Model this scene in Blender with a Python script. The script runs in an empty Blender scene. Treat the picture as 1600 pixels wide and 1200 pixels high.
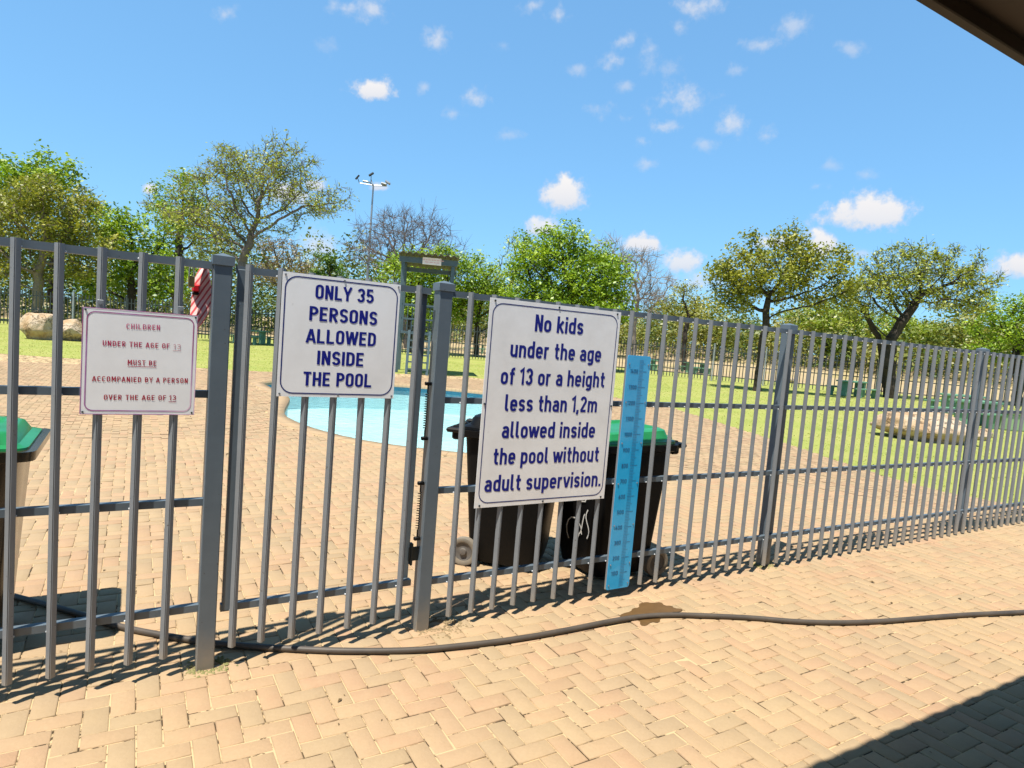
import bpy, bmesh, math, random
import numpy as np
from mathutils import Vector, Matrix
R = math.radians
random.seed(7); rng = np.random.default_rng(7)
SC = bpy.context.scene
COL = SC.collection

# ------------------------------------------------------------------ camera
FPX, PITCH, ROLL, CAMH = 993.7, 0.07504, 0.08103, 1.623       # focal length in pixels of a 1600 px wide frame
cp, sp, cr, sr = math.cos(PITCH), math.sin(PITCH), math.cos(ROLL), math.sin(ROLL)
FW = Vector((0, cp, -sp)); RT0 = Vector((1, 0, 0)); UP0 = RT0.cross(FW)
RT = RT0 * cr + UP0 * sr; UP = UP0 * cr - RT0 * sr
cam_d = bpy.data.cameras.new('camera'); cam = bpy.data.objects.new('camera', cam_d); COL.objects.link(cam)
cam_d.sensor_width = 36; cam_d.lens = FPX / 1600 * 36; cam_d.clip_start = .05; cam_d.clip_end = 3000
M = Matrix((RT, UP, -FW)).transposed().to_4x4(); M.translation = Vector((0, 0, CAMH)); cam.matrix_world = M
SC.camera = cam

def ray(x, y):
    return RT * ((x - 800) / FPX) - UP * ((y - 600) / FPX) + FW
def gnd(x, y, z=0.0):
    v = ray(x, y); t = (z - CAMH) / v.z
    return Vector((v.x * t, v.y * t, z))
def at(x, y, Y):
    v = ray(x, y); t = Y / v.y
    return Vector((v.x * t, Y, CAMH + v.z * t))

# ------------------------------------------------------------------ light and exposure
SUN = Vector((0.2000, 0.3031, -0.9317)).normalized()           # direction the light travels
sd = bpy.data.lights.new('sun', 'SUN'); sd.energy = 5.0; sd.angle = R(.5); sd.color = (1, .95, .86)
so = bpy.data.objects.new('sun', sd); COL.objects.link(so)
so.rotation_euler = (-SUN).to_track_quat('Z', 'Y').to_euler(); so.location = (-4, -6, 20)
SC.view_settings.view_transform = 'Standard'; SC.view_settings.look = 'None'
SC.view_settings.exposure = .70; SC.view_settings.gamma = 1
SC.cycles.max_bounces = 6; SC.cycles.transparent_max_bounces = 12

W = bpy.data.worlds.new('World'); SC.world = W; W.use_nodes = True
wt = W.node_tree; wt.nodes.clear()
class NT:
    def __init__(s, t): s.t = t
    def n(s, typ, **k):
        nd = s.t.nodes.new(typ)
        for a, b in k.items(): setattr(nd, a, b)
        return nd
    def put(s, sock, v):
        if hasattr(v, 'is_output'): s.t.links.new(v, sock)
        elif v is not None: sock.default_value = v
    def m(s, op, a, b=None, c=None, clamp=False):
        nd = s.n('ShaderNodeMath', operation=op, use_clamp=clamp)
        for i, v in enumerate((a, b, c)):
            if v is not None: s.put(nd.inputs[i], v)
        return nd.outputs[0]
    def vm(s, op, a, b=None, out=0):
        nd = s.n('ShaderNodeVectorMath', operation=op)
        s.put(nd.inputs[0], a)
        if b is not None: s.put(nd.inputs[1], b)
        return nd.outputs[out]
    def noise(s, vec, scale, detail=4, rough=.55, out=0, dist=0):
        nd = s.n('ShaderNodeTexNoise'); s.put(nd.inputs['Vector'], vec)
        nd.inputs['Scale'].default_value = scale; nd.inputs['Detail'].default_value = detail
        nd.inputs['Roughness'].default_value = rough; nd.inputs['Distortion'].default_value = dist
        return nd.outputs[out]
    def ramp(s, fac, stops):
        nd = s.n('ShaderNodeValToRGB'); s.put(nd.inputs[0], fac)
        e = nd.color_ramp.elements
        while len(e) < len(stops): e.new(.5)
        for el, (p, c) in zip(e, stops):
            el.position = p; el.color = (c, c, c, 1) if isinstance(c, (int, float)) else (*c, 1)
        return nd.outputs[0]
    def mix(s, fac, a, b, mode='MIX'):
        nd = s.n('ShaderNodeMix', data_type='RGBA', blend_type=mode)
        s.put(nd.inputs[0], fac)
        for i, v in ((6, a), (7, b)):
            if isinstance(v, tuple): v = (*v, 1)
            s.put(nd.inputs[i], v)
        return nd.outputs[2]

w = NT(wt)
sky = w.n('ShaderNodeTexSky', sky_type='NISHITA', sun_disc=False, sun_elevation=R(68.7), sun_rotation=R(213.4))
sky.altitude = 1300; sky.air_density = 1.15; sky.dust_density = .9; sky.ozone_density = 1.6
tc = w.n('ShaderNodeTexCoord').outputs['Generated']
# fair weather cumulus: (direction through pixel, half width, half height, softness)
CL = [(583, 145, 46, 17, 1), (882, 308, 40, 26, 1), (1352, 340, 66, 33, 1), (1282, 385, 30, 22, 1), (850, 358, 30, 13, .9),
      (1000, 382, 38, 17, 1), (1066, 412, 36, 17, .9), (1110, 440, 50, 20, .6), (1600, 418, 60, 24, 1), (455, 306, 34, 18, .9), (490, 292, 22, 10, .8),
      (235, 297, 16, 10, 1), (594, 293, 16, 7, .8), (500, 385, 30, 22, .6), (1215, 380, 40, 12, .8), (1350, 395, 40, 12, .5), (505, 425, 40, 14, .5),
      (1082, 152, 34, 26, .55), (1036, 158, 26, 18, .45), (1140, 192, 24, 17, .5), (580, 17, 26, 18, .55), (538, 14, 26, 9, .4),
      (682, 62, 20, 18, .45), (741, 155, 20, 13, .42), (708, 178, 18, 8, .35), (1088, 10, 42, 14, .55), (1062, 42, 16, 10, .35), (1186, 70, 34, 10, .38), (1240, 42, 26, 16, .35),
      (974, 62, 22, 14, .4), (958, 96, 28, 12, .4), (872, 24, 24, 11, .45), (834, 8, 20, 9, .4), (352, 22, 18, 10, .35), (1035, 198, 26, 10, .42), (1196, 212, 20, 12, .4),
      (940, 172, 30, 10, .35), (975, 185, 18, 10, .35), (1002, 220, 16, 10, .35), (1010, 95, 16, 26, .3), (1146, 110, 16, 10, .3), (903, 108, 16, 9, .3), (663, 137, 14, 8, .3),
      (1330, 76, 24, 10, .3), (1100, 225, 22, 9, .3), (1012, 256, 18, 8, .3), (1300, 258, 18, 8, .25), (1278, 290, 16, 7, .3), (1355, 272, 18, 8, .25), (792, 210, 18, 8, .25), (505, 70, 22, 12, .22), (785, 72, 14, 8, .25), (978, 135, 16, 8, .3), (1052, 100, 20, 14, .28)]
nz = w.noise(tc, 26, 5, .62); nz2 = w.noise(tc, 70, 3, .6)
edge = w.m('ADD', w.m('MULTIPLY', w.m('SUBTRACT', nz, .5), 2.3), w.m('MULTIPLY', w.m('SUBTRACT', nz2, .5), 1.0))
tot = None; base = None
for (x, y, a, b, s_) in CL:
    a, b = (a * 1.22, b * 1.6) if s_ > .7 else (a * 1.35, b * 1.5)
    s_ = s_ if s_ > .7 else min(.7, s_ * 1.5)
    c = ray(x, y).normalized(); e1 = Vector((c.y, -c.x, 0)).normalized(); e1 = (RT - c * RT.dot(c)).normalized(); e2 = c.cross(e1) * -1
    if e2.z < 0: e2 = -e2
    k = FPX / math.sqrt(1 + ((x - 800) / FPX) ** 2 + ((y - 600) / FPX) ** 2) * -1
    k = abs(k) * (1 + ((x - 800) ** 2 + (y - 600) ** 2) / FPX ** 2)
    u = w.vm('DOT_PRODUCT', tc, tuple(e1 * (k / a)), out=1); v = w.vm('DOT_PRODUCT', tc, tuple(e2 * (k / b)), out=1)
    if s_ > .7:   # flatter base under the puffy clouds
        v2 = w.m('MINIMUM', w.m('MULTIPLY', v, 1.6), 0); v = w.m('ADD', w.m('MAXIMUM', v, 0), v2)
    d2 = w.m('ADD', w.m('MULTIPLY', u, u), w.m('MULTIPLY', v, v))
    d = w.m('SQRT', d2)
    front = w.m('GREATER_THAN', w.vm('DOT_PRODUCT', tc, tuple(c), out=1), 0)
    g = w.m('ADD', w.m('SUBTRACT', 1.0, d), w.m('MULTIPLY', edge, .75 if s_ > .7 else 1.15))
    sm = w.n('ShaderNodeMapRange', interpolation_type='SMOOTHSTEP'); w.put(sm.inputs[0], g)
    sm.inputs[1].default_value = .10; sm.inputs[2].default_value = .70 if s_ > .7 else 1.3
    inside = w.m('LESS_THAN', d, 1.9)
    g = w.m('MULTIPLY', w.m('MULTIPLY', sm.outputs[0], s_), w.m('MULTIPLY', front, inside))
    sh = w.m('MULTIPLY', g, w.m('MULTIPLY_ADD', v, .5, .6, clamp=True))
    tot = g if tot is None else w.m('MAXIMUM', tot, g)
    base = sh if base is None else w.m('MAXIMUM', base, sh)
ccol = w.mix(w.m('MULTIPLY', base, 1.0, clamp=True), (.66, .73, .86), (1.0, .97, .96))
gm = w.n('ShaderNodeGamma'); w.put(gm.inputs[0], sky.outputs[0]); gm.inputs[1].default_value = .47
skyc = w.mix(1.0, gm.outputs[0], (1.06, 1.95, 2.75), 'MULTIPLY')
sz = w.n('ShaderNodeSeparateXYZ'); w.put(sz.inputs[0], tc)
skyc = w.mix(1.0, skyc, w.ramp(sz.outputs[2], [(.52, 1.0), (.85, .36)]), 'MULTIPLY')
bg1 = w.n('ShaderNodeBackground'); w.put(bg1.inputs[0], skyc); bg1.inputs[1].default_value = .106
bg2 = w.n('ShaderNodeBackground'); w.put(bg2.inputs[0], ccol); bg2.inputs[1].default_value = .60
mx = w.n('ShaderNodeMixShader'); w.put(mx.inputs[0], tot); w.put(mx.inputs[1], bg1.outputs[0]); w.put(mx.inputs[2], bg2.outputs[0])
ow = w.n('ShaderNodeOutputWorld'); w.put(ow.inputs[0], mx.outputs[0])
W.cycles.sampling_method = 'MANUAL'; W.cycles.sample_map_resolution = 512

# ------------------------------------------------------------------ object helpers
def tag(o, label=None, cat=None, group=None, kind=None):
    if label: o['label'] = label
    if cat: o['category'] = cat
    if group: o['group'] = group
    if kind: o['kind'] = kind
    return o
def thing(name, label, cat, loc=(0, 0, 0), rz=0.0, group=None):
    o = bpy.data.objects.new(name, None); COL.objects.link(o)
    o.location = loc; o.rotation_euler = (0, 0, rz); o.empty_display_size = .2
    return tag(o, label, cat, group)
def raw_mesh(name, V, F, mat, parent=None, smooth=False, attrs=None, loc=None):
    """V (n,3) array; F list of index tuples or an (m,k) array"""
    me = bpy.data.meshes.new(name)
    V = np.asarray(V, dtype=np.float32)
    if isinstance(F, np.ndarray):
        m, k = F.shape
        me.vertices.add(len(V)); me.vertices.foreach_set('co', V.ravel())
        me.loops.add(m * k); me.loops.foreach_set('vertex_index', F.astype(np.int32).ravel())
        me.polygons.add(m); me.polygons.foreach_set('loop_start', np.arange(0, m * k, k, dtype=np.int32))
        me.update(calc_edges=True); me.validate()
    else:
        me.from_pydata(V.tolist(), [], F); me.update()
    for nm, (dom, arr) in (attrs or {}).items():
        a = me.attributes.new(nm, 'FLOAT', dom); a.data.foreach_set('value', np.asarray(arr, dtype=np.float32))
    if smooth: me.polygons.foreach_set('use_smooth', np.ones(len(me.polygons), dtype=bool))
    if mat: me.materials.append(mat)
    o = bpy.data.objects.new(name, me); COL.objects.link(o)
    if parent is not None: o.parent = parent
    if loc is not None: o.location = loc
    return o
def dup(root, loc, rz, label=None, group=None):
    def cp_(o, par):
        c = o.copy(); COL.objects.link(c)
        if par is not None: c.parent = par
        for ch in list(o.children): cp_(ch, c)
        return c
    r = cp_(root, None); r.location = loc; r.rotation_euler = (0, 0, rz)
    if label: r['label'] = label
    if group: r['group'] = group
    return r
class MB:
    """collects simple shapes, built as ONE mesh object"""
    def __init__(s): s.V = []; s.F = []
    def add(s, V, F):
        b = len(s.V); s.V += [tuple(v) for v in V]; s.F += [tuple(i + b for i in f) for f in F]; return s
    def box(s, c, size, rz=0, bev=0.0, rot=None):
        bm = bmesh.new(); bmesh.ops.create_cube(bm, size=1)
        bmesh.ops.scale(bm, vec=size, verts=bm.verts)
        if bev: bmesh.ops.bevel(bm, geom=bm.edges[:], offset=bev, segments=1, affect='EDGES')
        m = Matrix.Translation(c) @ (rot.to_4x4() if rot is not None else Matrix.Rotation(rz, 4, 'Z'))
        bmesh.ops.transform(bm, matrix=m, verts=bm.verts)
        return s.bm(bm)
    def bm(s, bm):
        bm.verts.ensure_lookup_table(); bm.verts.index_update()
        s.add([v.co for v in bm.verts], [[v.index for v in f.verts] for f in bm.faces]); bm.free(); return s
    def tube(s, pts, r, k=8, cap=True):
        pts = [Vector(p) for p in pts]; n = len(pts)
        rr = r if isinstance(r, (list, tuple)) else [r] * n
        V = []; up = Vector((0, 0, 1))
        prev = None
        for i, p in enumerate(pts):
            t = (pts[min(i + 1, n - 1)] - pts[max(i - 1, 0)]).normalized()
            if prev is None:
                a = t.cross(up) if abs(t.z) < .95 else t.cross(Vector((1, 0, 0)))
            else:
                a = prev - t * prev.dot(t)
            a.normalize(); prev = a; b = t.cross(a)
            for j in range(k):
                q = 2 * math.pi * j / k
                V.append(p + (a * math.cos(q) + b * math.sin(q)) * rr[i])
        F = [(i * k + j, i * k + (j + 1) % k, (i + 1) * k + (j + 1) % k, (i + 1) * k + j) for i in range(n - 1) for j in range(k)]
        if cap: F += [tuple(range(k))[::-1], tuple(range((n - 1) * k, n * k))]
        return s.add(V, F)
    def lathe(s, prof, c=(0, 0, 0), k=24, axis='Z', ring=False):
        V = []; n = len(prof)
        for r_, z in prof:
            for j in range(k):
                q = 2 * math.pi * j / k; x, y = r_ * math.cos(q), r_ * math.sin(q)
                p = (x, y, z) if axis == 'Z' else ((z, x, y) if axis == 'X' else (x, z, y))
                V.append(Vector(p) + Vector(c))
        F = [(i * k + j, i * k + (j + 1) % k, (i + 1) * k + (j + 1) % k, (i + 1) * k + j) for i in range(n - 1) for j in range(k)]
        F += [((n - 1) * k + j, (n - 1) * k + (j + 1) % k, (j + 1) % k, j) for j in range(k)] if ring else [tuple(range(k))[::-1], tuple(range((n - 1) * k, n * k))]
        return s.add(V, F)
    def build(s, name, mat, parent=None, smooth=False, loc=None):
        me = bpy.data.meshes.new(name); me.from_pydata([tuple(v) for v in s.V], [], s.F); me.update()
        bm = bmesh.new(); bm.from_mesh(me); bmesh.ops.recalc_face_normals(bm, faces=bm.faces)
        if smooth:
            for f in bm.faces: f.smooth = True
            for e in bm.edges:
                if len(e.link_faces) == 2 and e.calc_face_angle(0) > .7: e.smooth = False
        bm.to_mesh(me); bm.free()
        if mat: me.materials.append(mat)
        o = bpy.data.objects.new(name, me); COL.objects.link(o)
        if parent is not None: o.parent = parent
        if loc is not None: o.location = loc
        return o

# ------------------------------------------------------------------ materials
def new_mat(name):
    m = bpy.data.materials.new(name); m.use_nodes = True; t = m.node_tree; t.nodes.clear()
    n = NT(t); p = n.n('ShaderNodeBsdfPrincipled'); o = n.n('ShaderNodeOutputMaterial'); t.links.new(p.outputs[0], o.inputs[0])
    return m, n, p, o
def geo_pos(n): return n.n('ShaderNodeNewGeometry').outputs['Position']
def obj_pos(n): return n.n('ShaderNodeTexCoord').outputs['Object']
def attr(n, name): 
    a = n.n('ShaderNodeAttribute'); a.attribute_name = name; return a.outputs['Fac']
def bump(n, p, h, strength=.3, dist=.01):
    b = n.n('ShaderNodeBump'); n.put(b.inputs['Height'], h); b.inputs['Strength'].default_value = strength; b.inputs['Distance'].default_value = dist
    n.put(p.inputs['Normal'], b.outputs[0])
def simple(name, c1, c2=None, scale=8, rough=.6, spec=.4, metal=0, bmp=0, bscale=60, coat=0):
    m, n, p, o = new_mat(name)
    pos = obj_pos(n)
    if c2: n.put(p.inputs['Base Color'], n.mix(n.ramp(n.noise(pos, scale, 5, .6), [(.3, 0.), (.7, 1.)]), c1, c2))
    else: p.inputs['Base Color'].default_value = (*c1, 1)
    p.inputs['Roughness'].default_value = rough; p.inputs['Specular IOR Level'].default_value = spec; p.inputs['Metallic'].default_value = metal
    if coat: p.inputs['Coat Weight'].default_value = coat
    if bmp: bump(n, p, n.noise(pos, bscale, 4), bmp)
    return m

def brick_mat():
    m, n, p, o = new_mat('clay_brick')
    pos = geo_pos(n); t = attr(n, 'tint'); t2 = attr(n, 'tone')
    col = n.ramp(t, [(0, (.28, .232, .142)), (.3, (.345, .258, .152)), (.5, (.395, .272, .158)), (.75, (.415, .250, .150)), (1, (.38, .205, .122))])
    col = n.mix(.50, (.392, .262, .157), col)
    bl = n.ramp(n.noise(pos, 16, 4, .65), [(.3, 0.), (.7, 1.)]); col = n.mix(n.m('MULTIPLY', bl, .32), col, (.44, .315, .195))
    col = n.mix(n.m('MULTIPLY', n.m('SUBTRACT', 1.0, t2), .35), col, (.28, .205, .12))
    sand = n.ramp(n.noise(pos, 1.1, 5, .65), [(.42, 0.), (.68, 1.)])
    col = n.mix(n.m('MULTIPLY', sand, .45), col, (.45, .325, .175))
    sp_ = n.ramp(n.noise(pos, 60, 4, .7), [(.35, 0.), (.7, 1.)])
    col = n.mix(n.m('MULTIPLY', sp_, .30), col, (.30, .21, .115))
    st = n.ramp(n.noise(pos, 5, 6, .7), [(.62, 0.), (.74, 1.)])
    col = n.mix(n.m('MULTIPLY', st, .28), col, (.21, .145, .085))
    n.put(p.inputs['Base Color'], col); p.inputs['Roughness'].default_value = .88; p.inputs['Specular IOR Level'].default_value = .25
    bump(n, p, n.m('ADD', n.noise(pos, 90, 5, .7), n.m('MULTIPLY', n.noise(pos, 14, 3), 1.5)), .35, .006)
    return m
def joint_mat():
    m, n, p, o = new_mat('joint_sand')
    pos = geo_pos(n)
    dk = n.ramp(n.noise(pos, 6, 6, .75), [(.51, 0.), (.56, 1.)])
    col = n.mix(dk, (.50, .365, .205), (.06, .042, .024))
    n.put(p.inputs['Base Color'], col); p.inputs['Roughness'].default_value = .95; p.inputs['Specular IOR Level'].default_value = .1
    return m
def lawn_mat():
    m, n, p, o = new_mat('lawn_turf')
    pos = geo_pos(n)
    a = n.ramp(n.noise(pos, .55, 5, .6), [(.32, (.185, .255, .042)), (.48, (.29, .325, .080)), (.62, (.36, .345, .115)), (.74, (.44, .36, .17))])
    b = n.mix(n.ramp(n.noise(pos, 9, 5, .7), [(.3, 0.), (.7, 1.)]), a, (.235, .285, .055))
    c = n.mix(n.m('MULTIPLY', n.ramp(n.noise(pos, 40, 4, .7), [(.4, 0.), (.65, 1.)]), .5), b, (.42, .37, .15))
    n.put(p.inputs['Base Color'], c); p.inputs['Roughness'].default_value = .95; p.inputs['Specular IOR Level'].default_value = .1
    bump(n, p, n.noise(pos, 50, 5, .8), .6, .02)
    return m
def earth_mat():
    m, n, p, o = new_mat('dry_earth')
    pos = geo_pos(n)
    a = n.ramp(n.noise(pos, .25, 6, .65), [(.3, (.34, .255, .14)), (.52, (.42, .33, .19)), (.66, (.33, .28, .11)), (.8, (.22, .23, .06))])
    b = n.mix(n.m('MULTIPLY', n.noise(pos, 6, 5, .7), .5), a, (.34, .25, .15))
    n.put(p.inputs['Base Color'], b); p.inputs['Roughness'].default_value = .95; p.inputs['Specular IOR Level'].default_value = .1
    bump(n, p, n.noise(pos, 12, 5, .7), .5, .03)
    return m
def leaf_mat(name, c0, c1, c2, trans=.27):
    m, n, p, o = new_mat(name); t = n.t; t.nodes.remove(p)
    tint = attr(n, 'tint')
    col = n.ramp(tint, [(0, c0), (.5, c1), (1, c2)])
    d = n.n('ShaderNodeBsdfDiffuse'); tr = n.n('ShaderNodeBsdfTranslucent'); gl = n.n('ShaderNodeBsdfGlossy'); gl.inputs['Roughness'].default_value = .45
    n.put(d.inputs[0], col); n.put(tr.inputs[0], n.mix(1.0, col, (1.25, 1.25, .5), 'MULTIPLY'))
    m1 = n.n('ShaderNodeMixShader'); m1.inputs[0].default_value = trans; n.put(m1.inputs[1], d.outputs[0]); n.put(m1.inputs[2], tr.outputs[0])
    m2 = n.n('ShaderNodeMixShader'); m2.inputs[0].default_value = .04; n.put(m2.inputs[1], m1.outputs[0]); n.put(m2.inputs[2], gl.outputs[0])
    t.links.new(m2.outputs[0], o.inputs[0])
    return m
def paint_mat(name, c, rough=.42):
    m, n, p, o = new_mat(name); pos = geo_pos(n)
    g = n.ramp(n.noise(pos, 7, 5, .65), [(.35, 0.), (.75, 1.)])
    col = n.mix(n.m('MULTIPLY', g, .35), c, tuple(min(1, v * 1.35 + .02) for v in c))
    # dust settles near the foot of the posts and bars
    z = n.n('ShaderNodeSeparateXYZ'); n.put(z.inputs[0], pos)
    mr = n.n('ShaderNodeMapRange'); n.put(mr.inputs[0], n.m('ADD', z.outputs[2], n.m('MULTIPLY', n.noise(pos, 25, 4), .12))); mr.inputs[1].default_value = .03; mr.inputs[2].default_value = .26; mr.inputs[3].default_value = 1; mr.inputs[4].default_value = 0
    col = n.mix(n.m('MULTIPLY', mr.outputs[0], .55), col, (.40, .31, .19))
    ch = n.ramp(n.noise(pos, 48, 4, .65), [(.67, 0.), (.70, 1.)])
    col = n.mix(n.m('MULTIPLY', ch, .7), col, (.06, .040, .028))
    n.put(p.inputs['Base Color'], col); p.inputs['Roughness'].default_value = rough; p.inputs['Specular IOR Level'].default_value = .5
    bump(n, p, n.noise(pos, 35, 3), .08, .004)
    return m
def board_mat(name, c, streak=.2):
    m, n, p, o = new_mat(name); pos = obj_pos(n)
    g = n.ramp(n.noise(pos, 3.5, 5, .7), [(.4, 0.), (.75, 1.)])
    col = n.mix(n.m('MULTIPLY', g, streak), c, (.42, .38, .33))
    sp_ = n.ramp(n.noise(pos, 30, 4, .6), [(.70, 0.), (.76, 1.)])
    col = n.mix(n.m('MULTIPLY', sp_, .35), col, (.30, .27, .25))
    n.put(p.inputs['Base Color'], col); p.inputs['Roughness'].default_value = .38
    return m

M_BRICK = brick_mat(); M_JOINT = joint_mat(); M_LAWN = lawn_mat(); M_EARTH = earth_mat()
M_PAINT = paint_mat('grey_enamel', (.180, .192, .203)); M_PAINT_SHADED = paint_mat('grey_enamel_shaded', (.095, .122, .145))  # same enamel twice: posts and rails get a copy darkened for dimmer light
M_WELD = simple('weld_bead', (.62, .64, .66), rough=.5)
M_GREENPOST = simple('dark_fence_paint', (.022, .03, .032), (.035, .045, .045), rough=.55)
M_STEEL = simple('galvanised_steel', (.36, .38, .40), (.28, .30, .32), rough=.45, metal=.6)
M_BLACK = simple('black_plastic', (.004, .004, .0045), (.007, .0068, .0065), 5, .45, .15, bmp=.08)
M_BLACKD = simple('dusty_black_plastic', (.0045, .0045, .0045), (.010, .0085, .007), 3, .5, .13, bmp=.1)
M_GREENLID = simple('green_lid_plastic', (.010, .17, .055), (.025, .25, .085), 4, .28)
M_TYRE = simple('dusty_rubber', (.16, .14, .11), (.24, .20, .15), 9, .8)
M_HUB = simple('grey_hub', (.07, .065, .06), (.13, .115, .10), 12, .6)
M_WHITE1 = board_mat('white_sign_board', (.87, .865, .86)); M_WHITE2 = board_mat('white_sign_board_large', (.87, .855, .84), .26)
M_BLUEINK = simple('navy_lettering', (.006, .012, .21), rough=.45); M_BLUELINE = simple('navy_border', (.02, .03, .16), rough=.45)
M_RULER = None
M_BRASS = simple('brass', (.55, .40, .16), rough=.4, metal=.7)
def rock_mat():
    m, n, p, o = new_mat('sandstone'); pos = obj_pos(n)
    a = n.ramp(n.noise(pos, 1.6, 6, .65), [(.3, (.36, .20, .10)), (.45, (.50, .34, .20)), (.6, (.56, .45, .33)), (.75, (.48, .40, .31))])
    a = n.mix(n.m('MULTIPLY', n.ramp(n.noise(pos, 14, 6, .75), [(.35, 0.), (.65, 1.)]), .45), a, (.33, .24, .15))
    vo = n.n('ShaderNodeTexVoronoi', feature='DISTANCE_TO_EDGE'); n.put(vo.inputs['Vector'], n.vm('ADD', pos, n.noise(pos, 3, 4, .6, out=1))); vo.inputs['Scale'].default_value = 1.3
    ck = n.ramp(vo.outputs[0], [(.0, 1.), (.035, 0.)]); a = n.mix(n.m('MULTIPLY', ck, .6), a, (.14, .09, .05))
    li = n.ramp(n.noise(pos, 5, 5, .7), [(.62, 0.), (.68, 1.)]); a = n.mix(n.m('MULTIPLY', li, .4), a, (.62, .58, .50))
    n.put(p.inputs['Base Color'], a); p.inputs['Roughness'].default_value = .92; p.inputs['Specular IOR Level'].default_value = .15
    bump(n, p, n.m('ADD', n.m('MULTIPLY', n.noise(pos, 5, 7, .7), 1.0), n.m('MULTIPLY', ck, -.4)), .9, .09); return m
M_ROCK = rock_mat()
M_TABLE = simple('green_table_paint', (.10, .23, .13), (.15, .30, .19), 3, .6)
M_BARK = simple('dark_bark', (.030, .024, .019), (.065, .052, .042), 9, .9, .15, bmp=.7, bscale=14)
M_BARKL = simple('pale_bark', (.17, .135, .10), (.26, .21, .16), 9, .9, .15, bmp=.5, bscale=14)
M_TWIG = simple('grey_twig_bark', (.115, .095, .088), (.17, .14, .13), 6, .9, .15)
M_TWIGL = simple('pale_twig_bark', (.22, .19, .16), (.30, .26, .22), 6, .9, .15)
M_BROWN = simple('brown_fascia_paint', (.032, .017, .010), (.042, .023, .013), 6, .6)
M_ROOF = simple('roof_sheet', (.20, .17, .15), (.26, .22, .19), 3, .7)

# ------------------------------------------------------------------ fence frame of reference
P1 = gnd(319, 1041); FA = math.atan2(.51279, .85851)
U = Vector((math.cos(FA), math.sin(FA), 0)); V = Vector((-math.sin(FA), math.cos(FA), 0))
def F(u, v, z=0.0): return P1 + U * u + V * v + Vector((0, 0, z))
def uv_of(x, y): 
    d = Vector((x, y, 0)) - P1; return d.dot(U), d.dot(V)

# ------------------------------------------------------------------ ground, paving, lawn, pool
POOL = [(-6.26, 15.66), (-5.6, 14.55), (-4.95, 13.6), (-4.5, 12.86), (-4.25, 12.0), (-3.96, 11.0), (-3.72, 10.40), (-3.40, 9.95), (-3.03, 9.52), (-2.58, 9.12), (-2.08, 8.80), (-1.7, 8.64), (-1.32, 8.54), (-.88, 8.46), (-.44, 8.45),
        (.1, 8.62), (.6, 9.1), (1.0, 9.9), (1.3, 11.0), (1.45, 12.3), (1.45, 13.6), (1.2, 15.2), (.7, 16.6), (0, 17.5), (-1.07, 17.99), (-2.2, 18.1), (-3.27, 18.05), (-4.4, 17.6), (-5.4, 16.8)]
LAWN_EDGE = [(-40, 17.0), (-22, 17.2), (-16, 17.4), (-13.5, 17.6), (-11.5, 18.0), (-8.9, 18.1), (-7.4, 18.5), (-5.9, 19.9), (-4.4, 21.7), (-3.0, 22.9), (-1.7, 23.4), (-.6, 22.6), (1.2, 21.2), (3.2, 19.5), (4.45, 17.6), (4.8, 15.6), (5.0, 14.2), (5.35, 11.7), (5.65, 9.2), (6.02, 8.35), (6.6, 8.0), (9, 7.6), (14, 8.3), (30, 10)]
LAWN_FAR = [(60, 40), (30, 46), (10, 47), (-10, 48), (-30, 46), (-60, 40), (-60, 17)]
def inside(poly, x, y):
    n = len(poly); c = False; j = n - 1
    for i in range(n):
        xi, yi = poly[i]; xj, yj = poly[j]
        if (yi > y) != (yj > y) and x < (xj - xi) * (y - yi) / (yj - yi) + xi: c = not c
        j = i
    return c
def offset_poly(poly, d):
    n = len(poly); out = []
    for i in range(n):
        a = Vector(poly[i - 1]); b = Vector(poly[i]); c = Vector(poly[(i + 1) % n])
        t = (c - a).normalized(); out.append((b.x + t.y * d, b.y - t.x * d))
    return out
def smooth_poly(poly, it=2):
    for _ in range(it):
        q = []
        for i in range(len(poly)):
            a, b = poly[i], poly[(i + 1) % len(poly)]
            q += [(a[0] * .75 + b[0] * .25, a[1] * .75 + b[1] * .25), (a[0] * .25 + b[0] * .75, a[1] * .25 + b[1] * .75)]
        poly = q
    return poly
POOLS = smooth_poly(POOL, 1)
area = sum(POOLS[i - 1][0] * POOLS[i][1] - POOLS[i][0] * POOLS[i - 1][1] for i in range(len(POOLS)))
if area < 0: POOLS = POOLS[::-1]
COPE = offset_poly(POOLS, .24)
def sheet(name, outer, holes, z, mat, kind='structure'):
    bm = bmesh.new(); edges = []
    for loop in [outer] + holes:
        vs = [bm.verts.new((x, y, z)) for x, y in loop]
        edges += [bm.edges.new((vs[i - 1], vs[i])) for i in range(len(vs))]
    bmesh.ops.triangle_fill(bm, use_beauty=True, use_dissolve=False, edges=edges)
    for f in bm.faces:
        if f.normal.z < 0: f.normal_flip()
    me = bpy.data.meshes.new(name); bm.to_mesh(me); bm.free(); me.materials.append(mat)
    o = bpy.data.objects.new(name, me); COL.objects.link(o); return tag(o, kind=kind)
def zbank(x, y):
    d = math.hypot(x, y); a = math.degrees(math.atan2(x, y)); f = lambda t: max(0, min(1, t)) ** 2 * (3 - 2 * max(0, min(1, t)))
    return 2.3 * f((d - 44) / 40) * f((a + 14) / 14)
circle = [(1500 * math.cos(2 * math.pi * i / 48), 1500 * math.sin(2 * math.pi * i / 48)) for i in range(48)]
sheet('ground', circle, [COPE], -.034, M_EARTH)
PAVE = [(-40, -8), (30, -8), (30, 10)] + LAWN_EDGE[::-1][1:]
sheet('paving_bed', PAVE, [COPE], -.0042, M_JOINT)
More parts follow.
